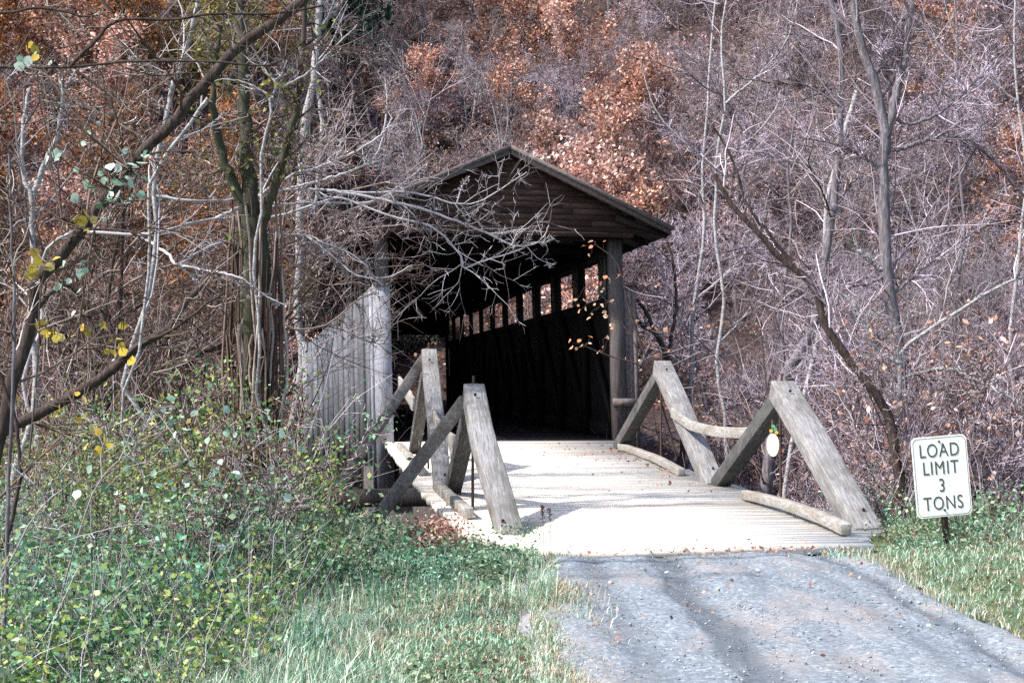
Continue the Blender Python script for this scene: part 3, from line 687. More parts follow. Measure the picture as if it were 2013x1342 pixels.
# banks beside and beyond the deck
def bank(n, xr, yr, keys, where, smin, smax, m=1.0, lim=None):
    c = 0
    for _ in range(n * 8):
        if c >= n: break
        y = RG.uniform(*yr); x = RG.uniform(*xr)
        if lim and not lim(x, y): continue
        if not clear_of_bridge(x, y, m): continue
        k = RG.choice(keys)
        kind = {'bareA': 'tall bare grey tree', 'bareB': 'slender bare lavender tree', 'bareC': 'white stemmed bare sapling', 'shrubA': 'twiggy shrub with few rust leaves', 'shrubB': 'twiggy shrub with faded pink leaves', 'ochreA': 'ochre leaved shrub', 'rustA': 'rust leaved sapling', 'rustB': 'orange leaved sapling', 'greenA': 'dark leaved evergreen bush', 'pinkA': 'pink leaved sapling'}[k]
        place(k, x, y, RG.uniform(smin, smax), kind + ' ' + where, 'shrub' if 'shrub' in k or k == 'ochreA' else 'tree', kind + ' ' + where); c += 1
bank(46, (5.5, 17), (24, 48), ['bareA', 'bareB', 'bareB', 'pinkA'], 'on the bank right of the bridge', .55, .85, .9)
bank(70, (4.6, 13), (18.2, 38), ['shrubA', 'shrubB'], 'in the gully right of the deck', .8, 1.25, .5, lambda x, y: x > 4.4 + (y - 17) * -.02 and abs(x / y) < .42)
bank(20, (-17, -4), (26, 48), ['rustB', 'bareA', 'rustA', 'bareC', 'rustB'], 'on the bank left of the bridge', .55, .85, 1.6)
bank(26, (-12, -2.6), (17, 34), ['shrubA', 'ochreA', 'ochreA', 'shrubA'], 'in the gully left of the deck', .6, 1.0, 1.2, lambda x, y: x / y < (-.20 if y < 27 else -.165))
proto('tangleA', 'bare_tree', 14, 6.5, .06, M['trunk_dark'], M['twig_brown'], None, dens=(18, 8, 5, 3), stems=3, ang=52, spread=.25)
proto('oliveA', 'leafy_shrub', 15, 2.3, .022, M['trunk_dark'], M['twig'], M['olive'], 4300, .052, stems=7, spread=.45, dens=(8, 6, 4, 2), ang=40)
def bank2(n, xr, yr, keys, where, smin, smax, lim):
    c = 0
    for _ in range(n * 12):
        if c >= n: break
        y = RG.uniform(*yr); x = RG.uniform(*xr)
        if not lim(x, y): continue
        k = RG.choice(keys); kind = {'tangleA': 'tangled dark brown bare tree', 'oliveA': 'olive and yellow leaved bush', 'ochreA': 'ochre leaved bush', 'shrubA': 'twiggy grey bush'}[k]
        place(k, x, y, RG.uniform(smin, smax), kind + ' ' + where, 'tree' if k == 'tangleA' else 'shrub', kind + ' ' + where); c += 1
bank2(20, (-13, -3.4), (17, 36), ['tangleA'], 'in the thicket left of the bridge', .7, 1.1, lambda x, y: x / y > -.42 and x < -.15 * y - 2.5)
bank2(15, (-7, -2.4), (11.0, 19.5), ['oliveA'], 'below the stout left trunk', .45, 1.05, lambda x, y: -.38 < x / y < -.19)
for x, y, where in ((-5.2, 66.5, 'nearest'), (-3.6, 67.5, 'rightmost'), (-6.6, 68.5, 'deepest')):
    place('farbush', x, y, 1.0, 'green bush seen through the far portal, the ' + where + ' one', 'shrub', 'green bushes beyond the far portal')
for x, y, sc_, where in ((-10.3, 90, 1.7, 'high on the slope left of the roof peak'), (8.6, 88, 1.3, 'added for a shaded gap right of the roof peak'), (25, 90, 1.8, 'high on the slope above the forked tree'), (22, 84, 1.0, 'just below the evergreen above the forked tree')):  # evergreen right of the peak is added to draw a dark, shaded gap
    place('greenA', x, y, sc_ * 1.6, 'dark evergreen ' + where, 'tree', 'evergreens high on the hillside')
bank(5, (-9, -5), (63, 68), ['greenA'], 'seen through the far portal', .9, 1.2, -5)

# ------------------------------------------------------------------ traced foreground trees
def crom(P, R, n):
    P = np.array(P, float); R = np.array(R, float); P_ = np.vstack([2*P[0]-P[1], P, 2*P[-1]-P[-2]]); m = len(P) - 1
    out = []; rr = []
    for k in range(n):
        t = k / (n - 1) * m; i = min(int(t), m - 1); f = t - i; a, b, c, d = P_[i], P_[i+1], P_[i+2], P_[i+3]
        out.append(.5 * ((2*b) + (-a+c)*f + (2*a-5*b+4*c-d)*f*f + (-a+3*b-3*c+d)*f**3)); rr.append(R[i]*(1-f) + R[i+1]*f)
    return np.array(out), np.array(rr)
def limb(rng, pts, w0, w1, n=14, dvar=.25):
    """pts: (px, py, depth); w: width in photo pixels at the start and the end"""
    P = [at(*p) for p in pts]; k = len(P)
    R = [(w0 + (w1 - w0) * i / (k - 1)) * .5 * pts[i][2] / F for i in range(k)]
    Q, r = crom(P, R, n); Q = Q + rng.normal(size=Q.shape) * np.minimum(r, .03)[:, None] * .35
    return Q, r
def traced(name, label, cat, limbs, bark, twig, seed, dens=(6, 4, 3), lf=(.22, .5, .5), base=None, leaf=None, nleaf=0, lsize=.1, sides=8, group=None, ang=48, ground=True, tro=.03, vines=None):
    rng = np.random.default_rng(seed)
    if ground and name != 'fallen_branch':
        p0 = limbs[0][0][0]; q = at(*p0); gz = float(H(q[0], q[1])) - .15
        if q[2] > gz + .1:
            gy = HOR - (gz - CZ) * F / p0[2]; rr = random.Random(seed); dy = gy - p0[1]
            limbs = [([(p0[0] + rr.uniform(-.16, .16) * dy * (1 - f) + rr.uniform(-9, 9), p0[1] + dy * (1 - f), p0[2]) for f in (0, .25, .45, .65, .85)] + list(limbs[0][0]), limbs[0][1], limbs[0][2], (limbs[0][3] if len(limbs[0]) > 3 else 14) + 8)] + list(limbs[1:])
    nm = max([l[3] if len(l) > 3 else 14 for l in limbs]); Ls = [limb(rng, l[0], l[1], l[2], nm) for l in limbs]
    root_p = np.array(base if base is not None else Ls[0][0][0]); root = empty(name, tuple(root_p)); tag(root, label, cat, group)
    last = []; pts_d = limbs[0][0][-1][2]
    for k, (Q, r) in enumerate(Ls):
        mb = MB(); mb.tubes((Q - root_p)[None], r[None], sides); nq = sum(len(q) for q in mb.q); P, R = (Q - root_p)[None], r[None]
        for li, n in enumerate(dens):
            S, D, Ln, Rr = sprout(P, R, n, .12 if li else .15, .98, ang, lf[li], .55 if li == 0 else .7, rng, .0040)
            if li == 0: Ln = np.minimum(Ln * 1.5, 2.3)
            else: Ln = Ln * 1.25
            Rr = np.minimum(Rr, (.017, .0085, .0055)[min(li, 2)] * (1 if pts_d > 20 else .75))
            P, R = grow(S, D, Ln, Rr, (7, 5, 4)[min(li, 2)], .17, tro, rng); mb.tubes(P, R, (5, 4, 3)[min(li, 2)])
        last.append(P); mb.build('stem' if name in ('arching_cane', 'fallen_branch') else ('limb' if k else 'trunk'), bark, root, mat2=twig, nq=nq)
    last = [np.concatenate(last)]
    if vines:
        vx, y0, y1, sp, d, nv = vines; vm = MB(); VP = []
        for _ in range(nv):
            x = vx + rng.uniform(-1, 1) * sp; ya = y0 + rng.uniform(-60, 240); yb = rng.uniform(y1 - 200, y1 + 40); dd = d + rng.uniform(-.12, .10) + .25 * abs(x - vx) / sp
            xx = x + np.cumsum(rng.normal(size=9)) * 4
            VP.append([at(xx[i], ya + (yb - ya) * i / 8, dd) - root_p for i in range(9)])
        vm.tubes(np.array(VP), np.tile(rng.uniform(.006, .018, nv)[:, None], (1, 9)), 4); vm.build('vines', twig, root)
    if leaf:
        l2 = MB(); C = spots_on(last[-1], nleaf, rng, .05); l2.leaves(C, rng.uniform(.6, 1.3, len(C)) * lsize, rng, narrow=.8); l2.build('crown', leaf, root)
    return root
# --- left side
traced('ivy_tree', 'stout ridged trunk left of the pale wing boards', 'tree',
       [([(505,1080,15.6), (500,900,15.6), (503,700,15.6), (500,560,15.6), (496,430,15.6)], 90, 58, 24), ([(498,460,15.6), (490,380,15.6), (480,240,15.7), (470,60,15.8), (465,-120,15.9)], 40, 12, 24),
        ([(498,470,15.6), (535,380,15.5), (560,300,15.4), (585,180,15.3), (600,-20,15.2)], 24, 9),
        ([(492,440,15.6), (440,320,15.5), (415,200,15.4), (430,40,15.3)], 24, 8)],
       M['trunk'], M['twig_brown'], 21, dens=(22, 6, 5), lf=(.15, .5, .5), leaf=M['ochre'], nleaf=900, lsize=.06, sides=14, vines=(502, 440, 1040, 46, 15.36, 60))
traced('leaning_tree', 'dark leaning trunk rising from the left edge to the top', 'tree',
       [([(-20,960,11), (14,800,11), (36,705,11), (66,610,11), (76,553,11), (130,490,11), (205,385,11), (292,283,11), (350,215,11), (402,160,11), (480,78,11), (580,6,11), (640,-60,11)], 30, 20, 30),
        ([(66,610,11), (120,560,11.3), (160,585,11.5)], 10, 3), ([(130,490,11), (150,455,10.8), (215,450,10.6), (290,462,10.4)], 8, 3),
        ([(205,385,11), (240,330,10.8), (300,300,10.6), (380,296,10.4)], 8, 3)],
       M['trunk_dark'], M['twig_brown'], 22, dens=(9, 5, 3), lf=(.2, .5, .5), sides=10)
traced('fallen_branch', 'long mossy branch leaning diagonally across the left brush', 'branch',
       [([(-40,870,13), (60,820,13), (180,755,13), (270,690,13), (330,640,13.2), (370,590,13.4), (410,535,13.6)], 24, 11, 18),
        ([(225,715,13), (290,668,12.8), (345,645,12.6), (400,600,12.5), (440,575,12.4)], 9, 4)],
       M['trunk_dark'], M['twig_brown'], 23, dens=(6, 4, 3))
traced('fallen_branch', 'thick grey log end propped against the stout left trunk', 'branch',
       [([(340,725,17), (380,700,17), (430,678,17), (500,655,18.6)], 14, 18, 10)], M['trunk_dark'], M['twig'], 24, dens=(3, 3, 2), sides=10)
traced('bare_tree', 'dark sapling spreading thin limbs across the top left corner', 'tree',
       [([(-60,140,10), (0,130,10), (130,130,10), (238,119,10), (391,116,10), (514,127,10), (559,108,10), (600,70,10)], 9, 3, 20),
        ([(130,127,10), (180,80,10), (224,37,10), (324,33,10), (440,22,10), (540,22,10), (633,7,10)], 8, 4, 18),
        ([(-20,25,10), (67,11,10), (123,19,10), (156,28,10), (194,26,10), (224,37,10)], 6, 3),
        ([(240,130,10), (300,145,10), (345,142,10), (410,138,10)], 4, 2),
        ([(145,138,10), (205,180,10), (225,230,10), (235,240,10), (300,245,10), (330,225,10)], 5, 2)],
       M['trunk_dark'], M['twig_brown'], 25, dens=(9, 4, 3), lf=(.16, .5, .5))
traced('birch_sapling', 'white forked stem lit by sun near the left edge', 'tree',
       [([(64,640,14), (62,540,14), (61,462,14), (60,391,14), (41,347,14), (41,261,14), (47,209,14), (54,168,14)], 16, 7, 16),
        ([(62,385,14), (86,317,14), (108,261,14), (119,186,14), (112,145,14)], 12, 6),
        ([(119,178,14), (132,155,14), (145,135,14)], 7, 3), ([(78,195,14), (105,200,14), (140,207,14), (197,208,14)], 4, 3)],
       M['trunk_pale'], M['twig_white'], 26, dens=(5, 4, 2), lf=(.2, .45, .5))
traced('birch_sapling', 'pale speckled stem slanting among orange leaves at upper left', 'tree',
       [([(300,350,15), (324,220,15), (332,175,15), (347,130,15), (365,82,15), (376,33,15), (385,-20,15)], 9, 9, 14)], M['trunk_pale'], M['twig_white'], 27, dens=(4, 3, 2))
traced('birch_sapling', 'white bare stem slanting right above the round pale leaves', 'tree',
       [([(290,375,12), (302,343,12), (332,291,12), (373,238,12), (406,190,12)], 5, 8, 12)], M['trunk_pale'], M['twig_white'], 28, dens=(4, 3, 2))
traced('birch_sapling', 'crooked white sapling left of the tall pale trunk', 'tree',
       [([(510,420,15), (512,350,15), (513,290,15), (525,250,15), (531,215,15), (528,195,15), (540,170,15), (537,155,15), (515,135,15), (519,120,15)], 6, 5, 18),
        ([(535,190,15), (510,175,15), (475,158,15), (430,153,15), (405,165,15)], 5, 2), ([(540,172,15), (580,155,15), (612,133,15), (650,95,15), (700,45,15)], 5, 3),
        ([(537,155,15), (550,145,15), (562,115,15)], 4, 2)], M['trunk_pale'], M['twig_white'], 29, dens=(5, 3, 2), lf=(.22, .5, .5))
traced('pale_tree', 'tall pale trunk rising behind the branches left of the gable', 'tree',
       [([(585,620,30), (588,480,30), (590,350,30), (598,231,30), (615,160,30), (618,112,30), (626,22,30), (634,-60,30)], 20, 13, 18),
        ([(616,150,30), (630,230,30), (625,330,30), (618,420,30)], 9, 7), ([(622,60,30), (660,10,30), (690,-40,30)], 8, 5)],
       M['trunk_pale'], M['twig_white'], 30, dens=(14, 6, 5), lf=(.16, .5, .5), sides=10)
traced('slender_tree', 'thin upright stem running up the left edge', 'tree',
       [([(12,1350,9), (18,1050,9), (22,900,9), (28,700,9), (26,560,9), (20,450,9), (14,300,9)], 9, 5, 18)], M['trunk_lav'], M['twig_brown'], 31, dens=(8, 4, 2), lf=(.12, .5, .5))
traced('arching_cane', 'pale arching canes in the lower left weeds', 'cane',
       [([(115,1228,9.5), (131,1140,9.5), (158,1047,9.5), (191,955,9.5), (240,900,9.5), (300,870,9.5)], 5, 2, 16), ([(5,1140,9), (30,1090,9), (60,1031,9), (95,985,9), (126,960,9), (160,930,9)], 5, 2),
        ([(140,1060,9.5), (200,1042,9.5), (260,1030,9.5), (300,1030,9.5)], 3, 1.5)], M['twig_white'], M['twig_white'], 34, dens=(8, 3, 2), lf=(.3, .5, .5), sides=5)
traced('arching_cane', 'pale canes arching over the middle of the left weeds', 'cane',
       [([(430,1150,12), (420,1060,12), (440,960,12), (490,890,12), (560,840,12)], 5, 2, 16), ([(330,1200,11), (380,1130,11), (420,1080,11)], 4, 2), ([(640,1010,14), (655,940,14), (640,860,14), (690,780,14)], 4, 2)],
       M['twig_white'], M['twig_white'], 35, dens=(8, 3, 2), lf=(.3, .5, .5), sides=5)
# arching boughs reaching across the portal
traced('arching_tree', 'bare arching tree whose pale boughs cross the bridge gable', 'tree',
       [([(70,560,17), (90,490,16.6), (150,455,16), (270,462,16), (330,450,16), (420,430,16.5), (540,425,17), (650,390,17), (686,393,17), (764,423,17), (838,441,17), (876,467,17), (909,508,17), (911,527,17), (946,514,17), (976,505,17), (1013,494,17), (1032,486,17)], 9, 2, 44),
        ([(270,462,16), (330,500,15.6), (350,520,15.4), (420,480,16), (520,462,16.5), (600,462,17), (640,478,17), (700,505,17), (745,555,17)], 7, 2, 26),
        ([(300,385,16), (390,395,16), (470,390,16.5), (560,372,17), (640,372,17), (734,378,17), (797,376,17), (857,389,17), (898,400,17), (935,398,17), (973,378,17), (1006,356,17), (1036,337,17)], 6.5, 1.8, 34),
        ([(640,372,17), (740,390,17), (823,408,17), (887,430,17), (958,458,17), (1010,482,17), (1047,479,17), (1069,464,17), (1080,441,17)], 7, 2, 26),
        ([(898,400,17), (903,378,17), (910,362,17), (923,345,17)], 3, 2), ([(958,458,17), (985,458,17), (1010,452,17), (1033,450,17)], 3, 2),
        ([(420,430,16.5), (500,390,16.5), (570,345,16.5), (620,330,17), (690,300,17), (750,262,17), (770,230,17)], 8, 3, 24),
        ([(470,420,16.5), (560,400,16.7), (650,398,17), (730,395,17), (790,360,17), (835,322,17)], 6, 2, 22),
        ([(350,520,15.4), (400,530,15.2), (470,545,15), (520,580,15), (560,600,15)], 6, 2),
        ([(600,462,17), (650,500,17), (700,540,17), (760,545,17), (810,520,17)], 5, 2),
        ([(560,372,17), (640,350,17), (700,330,17), (740,300,17), (760,210,17), (755,150,17)], 6, 3)],
       M['twig_white'], M['twig_white'], 32, dens=(16, 5, 3), lf=(.10, .42, .5), sides=6, tro=.01)
traced('arching_tree', 'second bare tree arching right at window height on the left', 'tree',
       [([(120,700,18), (200,600,18), (280,540,18), (380,520,18), (470,560,18), (560,640,18), (640,640,18), (700,590,18), (745,575,18)], 8, 3, 26),
        ([(280,540,18), (360,470,18), (450,455,18), (540,490,18), (640,560,18), (720,530,18), (830,520,18)], 6, 2, 24),
        ([(200,600,18), (240,500,18), (330,420,18), (430,350,18), (520,330,18), (640,320,18), (740,250,18)], 7, 3, 24)],
       M['twig_brown'], M['twig'], 33, dens=(16, 6, 4), lf=(.20, .5, .5), sides=6)
traced('arching_tree', 'third bare tree tangled over the left roof slope', 'tree',
       [([(560,760,20), (570,600,20), (590,480,20), (640,400,20), (700,370,20), (780,350,20), (850,300,20)], 8, 2, 20),
        ([(590,480,20), (560,400,20), (600,310,20), (680,270,20), (760,290,20)], 6, 2), ([(570,600,20), (620,520,20), (690,470,20), (720,430,20)], 6, 2),
        ([(575,560,20), (500,470,20), (420,400,20), (380,300,20)], 6, 2), ([(590,480,20), (640,470,20), (700,450,20), (800,440,20)], 5, 2)],
       M['twig_brown'], M['twig'], 36, dens=(18, 6, 4), lf=(.24, .5, .5), sides=6)
# --- right side
traced('forked_tree', 'tall forked grey tree standing behind the load limit sign', 'tree',
       [([(1785,960,20), (1778,860,20), (1770,760,20), (1764,678,20), (1749,574,20), (1743,511,20), (1738,334,20), (1743,261,20), (1722,156,20), (1696,78,20), (1686,0,20), (1675,-80,20)], 40, 14, 30),
        ([(1742,300,20), (1764,183,20), (1785,104,20), (1795,0,20), (1800,-80,20)], 20, 8),
        ([(1766,295,20), (1820,275,20), (1890,268,20), (1952,308,20), (2000,365,20), (2040,400,20)], 10, 4), ([(1722,156,20), (1738,110,20), (1740,60,20)], 7, 3),
        ([(1755,230,20), (1800,240,20), (1860,215,20), (1920,160,20), (1990,90,20)], 8, 3), ([(1738,334,20), (1690,300,20), (1640,280,20), (1560,265,20)], 8, 3),
        ([(1743,540,20), (1700,560,20), (1660,555,20), (1620,505,20)], 7, 3), ([(1745,590,20), (1800,540,20), (1880,480,20), (1960,430,20)], 7, 3)],
       M['trunk_lav'], M['twig_lav'], 41, dens=(22, 7, 4), lf=(.22, .5, .5), sides=12)
traced('bare_tree', 'low tree with sunlit limb reaching to the right edge', 'tree',
       [([(1775,900,18.4), (1768,800,18.4), (1768,720,18.4), (1775,688,18.4), (1840,640,18.4), (1935,580,18.4), (1990,552,18.4), (2060,530,18.4)], 14, 5, 22),
        ([(1770,712,18.4), (1733,694,18.4), (1700,640,18.4), (1675,595,18.4), (1640,565,18.4)], 11, 5), ([(1768,745,18.4), (1792,737,18.4), (1857,725,18.4), (1898,737,18.4), (1960,766,18.4), (2030,810,18.4)], 9, 5),
        ([(1735,532,18.4), (1710,512,18.4), (1681,485,18.4)], 7, 8)],
       M['trunk_pale'], M['twig_white'], 42, dens=(10, 5, 4), lf=(.18, .5, .5), sides=9)
traced('leaning_tree', 'dark curved trunk leaning between right frames and sign', 'tree',
       [([(1765,960,17.6), (1758,880,17.6), (1747,830,17.6), (1727,785,17.6), (1678,717,17.6), (1640,668,17.6), (1613,620,17.6), (1596,560,17.6), (1530,501,17.6), (1483,449,17.6), (1440,400,17.6), (1404,340,17.6)], 27, 9, 26),
        ([(1592,545,17.6), (1560,520,17.6), (1510,455,17.6), (1470,400,17.6), (1440,310,17.6), (1400,240,17.6)], 9, 4)],
       M['trunk_dark'], M['twig_lav'], 43, dens=(10, 5, 4), lf=(.17, .5, .5), sides=10)
traced('leaning_tree', 'greyish trunk leaning right behind the near right frame', 'tree',
       [([(1500,1000,23), (1520,830,23), (1545,735,23), (1570,695,23), (1596,655,23), (1612,600,23), (1622,520,23), (1640,400,23), (1652,300,23), (1655,200,23), (1658,100,23), (1640,0,23), (1630,-60,23)], 34, 8, 30),
        ([(1655,210,23), (1600,170,23), (1530,160,23), (1450,150,23)], 7, 3), ([(1640,400,23), (1700,340,23), (1760,330,23)], 6, 3), ([(1612,600,23), (1560,580,23), (1500,600,23), (1440,640,23)], 7, 3)],
       M['trunk_lav'], M['twig'], 44, dens=(20, 7, 4), lf=(.15, .5, .5), sides=10)
traced('birch_sapling', 'short bright birch stub high among the right branches', 'tree',
       [([(1625,420,26), (1637,360,26), (1650,302,26), (1668,240,26), (1687,177,26)], 9, 10, 10)], M['trunk_pale'], M['twig_white'], 45, dens=(3, 3, 2))
traced('leaning_tree', 'dark stem leaning against the right corner of the portal', 'tree',
       [([(1345,880,29), (1330,760,29), (1312,702,29), (1289,654,29), (1267,605,29), (1235,575,29), (1208,520,29)], 19, 5, 16),
        ([(1290,654,29), (1262,640,29), (1240,600,29)], 6, 3), ([(1312,702,29), (1330,600,29), (1320,500,29), (1290,420,29)], 8, 4)], M['trunk_dark'], M['twig_lav'], 46, dens=(8, 4, 3), lf=(.2, .5, .5))
for k, (x, lab, sd) in enumerate(((1430, 'slim bare tree rising just right of the roof corner', 51), (1555, 'slim bare tree standing between the two right frames', 52), (1345, 'slim pale sapling close to the eave on the right', 53), (1900, 'slim bare tree filling the space above the sign', 54), (1985, 'slim bare tree at the far right edge', 55))):
    rr = random.Random(sd); d = rr.uniform(26, 33); xx = x; pts = []
    for yy in range(980, -120, -130): pts.append((xx, yy, d)); xx += rr.uniform(-26, 22)
    ls = [(pts, 12, 4, 24)]
    for q in range(4):
        i0 = rr.randint(2, 6); sgn = rr.choice((-1, 1)); a_ = pts[i0]; ls.append(([a_, (a_[0]+sgn*60, a_[1]-50, d), (a_[0]+sgn*120, a_[1]-120, d), (a_[0]+sgn*150, a_[1]-220, d)], 5, 2))
    traced('bare_tree', lab, 'tree', ls, M['trunk_lav'] if k % 2 else M['trunk_pale'], M['twig_lav'], sd, dens=(14, 6, 4), lf=(.15, .5, .5))

# leafy saplings: sparse individual leaves on thin stems
def sapling(name, label, stems, leafmat, pts, seed, lsize, twig=M['twig_brown']):
    """stems: pixel polylines; pts: leaf blobs (px, py, spread px, n, depth)"""
    rng = np.random.default_rng(seed); Ls = [limb(rng, s, 4, 2, 10) for s in stems]; rp = Ls[0][0][0]
    root = empty(name, tuple(rp)); tag(root, label, 'sapling'); mb = MB(); tw = MB()
    P = np.array([q - rp for q, r in Ls]); R = np.array([r for q, r in Ls]); mb.tubes(P, R, 5)
    C = []
    for px, py, s, n, d in pts:
        for _ in range(n): C.append(at(px + rng.normal() * s, py + rng.normal() * s * .8, d + rng.normal() * .15) - rp)
    C = np.array(C); allP = P.reshape(-1, 3)
    B = np.array([allP[np.argmin(((allP - c) ** 2).sum(1))] for c in C])
    t = np.linspace(0, 1, 4)[None, :, None]; Q = B[:, None] * (1 - t) + C[:, None] * t; Q[:, 1:3] += rng.normal(size=(len(C), 2, 3)) * .03
    mb.tubes(Q, np.tile(np.array([.0045, .004, .003, .002]), (len(C), 1)), 3)
    mb.build('stem', twig, root); l = MB(); l.round_leaves(C, rng.uniform(.6, 1.25, len(C)) * lsize, rng); l.build('leaves', leafmat, root)
sapling('leafy_sapling', 'sapling with large round pale green leaves at upper left', [[(150,700,9), (170,520,9), (200,400,9), (250,330,9)], [(180,450,9), (230,400,9), (290,390,9)]], M['paleleaf'], [(225,330,28,14,9), (275,330,20,8,9), (190,380,30,8,9), (250,385,24,8,9), (150,310,35,8,9), (140,545,26,10,9), (50,120,14,6,9)], 61, .066)
sapling('leafy_sapling', 'sapling hung with yellow leaves near the left edge', [[(60,900,9), (75,700,9), (80,560,9), (120,430,9)], [(75,650,9), (150,620,9), (230,590,9)]], M['yellowleaf'], [(85,525,20,8,9), (150,430,22,7,9), (100,655,18,9,9), (190,640,24,9,9), (235,680,18,6,9), (150,800,18,5,9), (190,870,30,8,9), (60,95,12,4,9)], 62, .066)
sapling('leafy_sapling', 'sapling with glinting white leaves before the stout trunk', [[(400,1120,11), (400,960,11), (420,850,11), (500,800,11)], [(400,950,11), (360,880,11), (310,810,11)], [(410,900,11), (520,880,11), (610,850,11)]], M['paleleaf'], [(400,850,50,16,11), (500,820,30,6,11), (320,800,16,3,11), (385,940,40,16,11), (400,1000,45,12,11), (570,860,30,5,11), (460,950,30,6,11), (300,930,60,14,11), (230,1010,60,10,11), (560,960,40,8,11)], 63, .070)
sapling('leafy_sapling', 'thin shrub with peach leaves in front of the right portal post', [[(1330,900,24), (1290,760,24), (1250,680,24), (1200,600,24), (1160,560,24)], [(1290,760,24), (1240,620,24), (1215,520,24), (1170,480,24)], [(1270,720,24), (1200,700,24), (1150,680,24)]], M['peachleaf'], [(1160,600,22,12,24), (1190,570,18,8,24), (1160,680,20,9,24), (1165,485,18,5,24), (1215,640,22,10,24), (1265,700,22,10,24), (1300,760,22,8,24), (1210,545,12,5,24), (1340,650,40,10,24)], 64, .085, M['trunk_dark'])

# ------------------------------------------------------------------ ground vegetation (stuff)
def blades(n, xr, yr, h, wd, mat, name, label, seed, cond=None, lean=.35):
    rng = np.random.default_rng(seed); x = rng.uniform(*xr, n); y = rng.uniform(*yr, n)
    m = np.abs(x / np.maximum(y, 1)) < .42
    if cond: m &= cond(x, y, rng)
    x, y = x[m], y[m]; n = len(x); z = H(x, y) - .02
    cl = .6 + .8 * (lump(x * 5, y * 5) > 0) * rng.random(n)
    z = np.where((x > .12) & (x < 3.25) & (y < 13.5), np.maximum(z, .02), z)
    hh = rng.uniform(.3, 1.2, n) ** 1.2 * h * cl * (1 + .5 * np.clip(lump(x * 2.3 + 4, y * 2.3), -1, 1)); an = rng.uniform(0, 6.28, n); ln = rng.uniform(.1, 1, n) * lean
    b0 = np.stack([x, y, z], -1); dx = np.stack([np.cos(an), np.sin(an), np.zeros(n)], -1); sd = np.stack([-np.sin(an), np.cos(an), np.zeros(n)], -1) * (wd * rng.uniform(.6, 1.3, n))[:, None]
    up = np.array([0, 0, 1.0])
    m1 = b0 + dx * (hh * ln * .35)[:, None] + up * (hh * .55)[:, None]; tp = b0 + dx * (hh * ln * 1.2)[:, None] + up * (hh * (1 - .35 * ln))[:, None]
    V = np.stack([b0 - sd, b0 + sd, m1 + sd * .75, m1 - sd * .75, tp + sd * .12, tp - sd * .12], 1).reshape(-1, 3)
    q = np.array([[0,1,2,3],[3,2,4,5]])[None] + (np.arange(n) * 6)[:, None, None]
    mb = MB(); mb.add(V, q.reshape(-1, 4)); o = mb.build(name, mat); tag(o, label, 'grass', kind='stuff'); return o
offroad = lambda x, y, rng: ((x < .42 + .12 * np.sin(y * 2.1) + rng.normal(size=len(x)) * .10) | (x > 3.05 + .12 * np.sin(y * 1.7) + rng.normal(size=len(x)) * .10))
verge = lambda x, y, r: (x < .36 + .06 * np.sin(y * 2.1) + r.normal(size=len(x)) * .10)
blades(170000, (-5, .9), (6.4, 15.0), .105, .0036, M['grass'], 'grass', 'pale green grass on the left verge', 71, verge, .95)
blades(75000, (2.8, 7.5), (6.4, 16.5), .105, .0036, M['grass'], 'grass', 'pale green grass on the right verge', 72, lambda x, y, r: (x > 3.15 - .5 * sst(12, 13.4, y) + .10 * np.sin(y * 1.7) + r.normal(size=len(x)) * .10) & ((x * CT + y * ST > 6.0) | (y < 13.1) | ((x * CT + y * ST > 5.35 + .6 * sst(13.3, 14.6, y)) & (y < 14.8))), .95)
blades(14000, (-3.2, 1.2), (6.4, 14.5), .12, .0030, M['strawg'], 'dry_grass', 'straw coloured dead grass beside the lane', 73, lambda x, y, r: (x < .5 + r.normal(size=len(x)) * .12) & (x > -.5 - (y > 9) * .5 + r.normal(size=len(x)) * .7) & (lump(x * 2 + 2, y * 2) > -.3), .9)
blades(26000, (-.2, .85), (6.4, 13.6), .10, .003, M['strawg'], 'dry_grass', 'bleached fringe of dead grass on the left lane edge', 78, lambda x, y, r: np.abs(x - .33 - .05 * np.sin(y * 1.1)) < np.abs(r.normal(size=len(x))) * .16, .8)
blades(10000, (2.85, 4.0), (6.4, 14.5), .085, .0030, M['strawg'], 'dry_grass', 'straw coloured fringe on the right lane edge', 74, lambda x, y, r: (x > 3.12 + .05 * np.sin(y * 1.7) - np.abs(r.normal(size=len(x))) * .09) & (x < 3.3 + r.random(len(x)) * .5))
blades(6000, (-3.6, .35), (6.6, 12.6), .20, .0032, M['strawg'], 'grass_tufts', 'pale tufts of long dead grass on the left verge', 101, lambda x, y, r: lump(x * 7 + 3, y * 7) > .42, .9)
blades(26000, (-4.5, .35), (6.6, 13.2), .24, .0036, M['grass'], 'grass_tufts', 'long green tufts of grass on the left verge', 102, lambda x, y, r: lump(x * 6 - 5, y * 6 + 2) > .38, .8)
blades(900, (-6, .3), (8.5, 15.5), .45, .003, M['strawg'], 'tall_grass', 'tall thin straw stems standing among the green weeds', 75, lambda x, y, r: (x < -.3 - (15 - y) * .1) & (lump(x * 3, y * 3) > -.1), .9)
blades(20000, (-7, .2), (10.5, 17), .30, .0045, M['grass'], 'tall_grass', 'rank green grass mixed into the left weeds', 76, lambda x, y, r: (x * CT + y * ST < 1.7) & (lump(x * 3, y * 3) > -.1) & (x < -.5 + r.normal(size=len(x)) * .3), .5)
blades(1400, (1.2, 2.2), (12.3, 13.0), .07, .003, M['strawg'], 'dry_grass', 'dry tuft growing where lane and planks meet', 77, lambda x, y, r: r.random(len(x)) < np.exp(-((x - 1.75) / .25) ** 2))
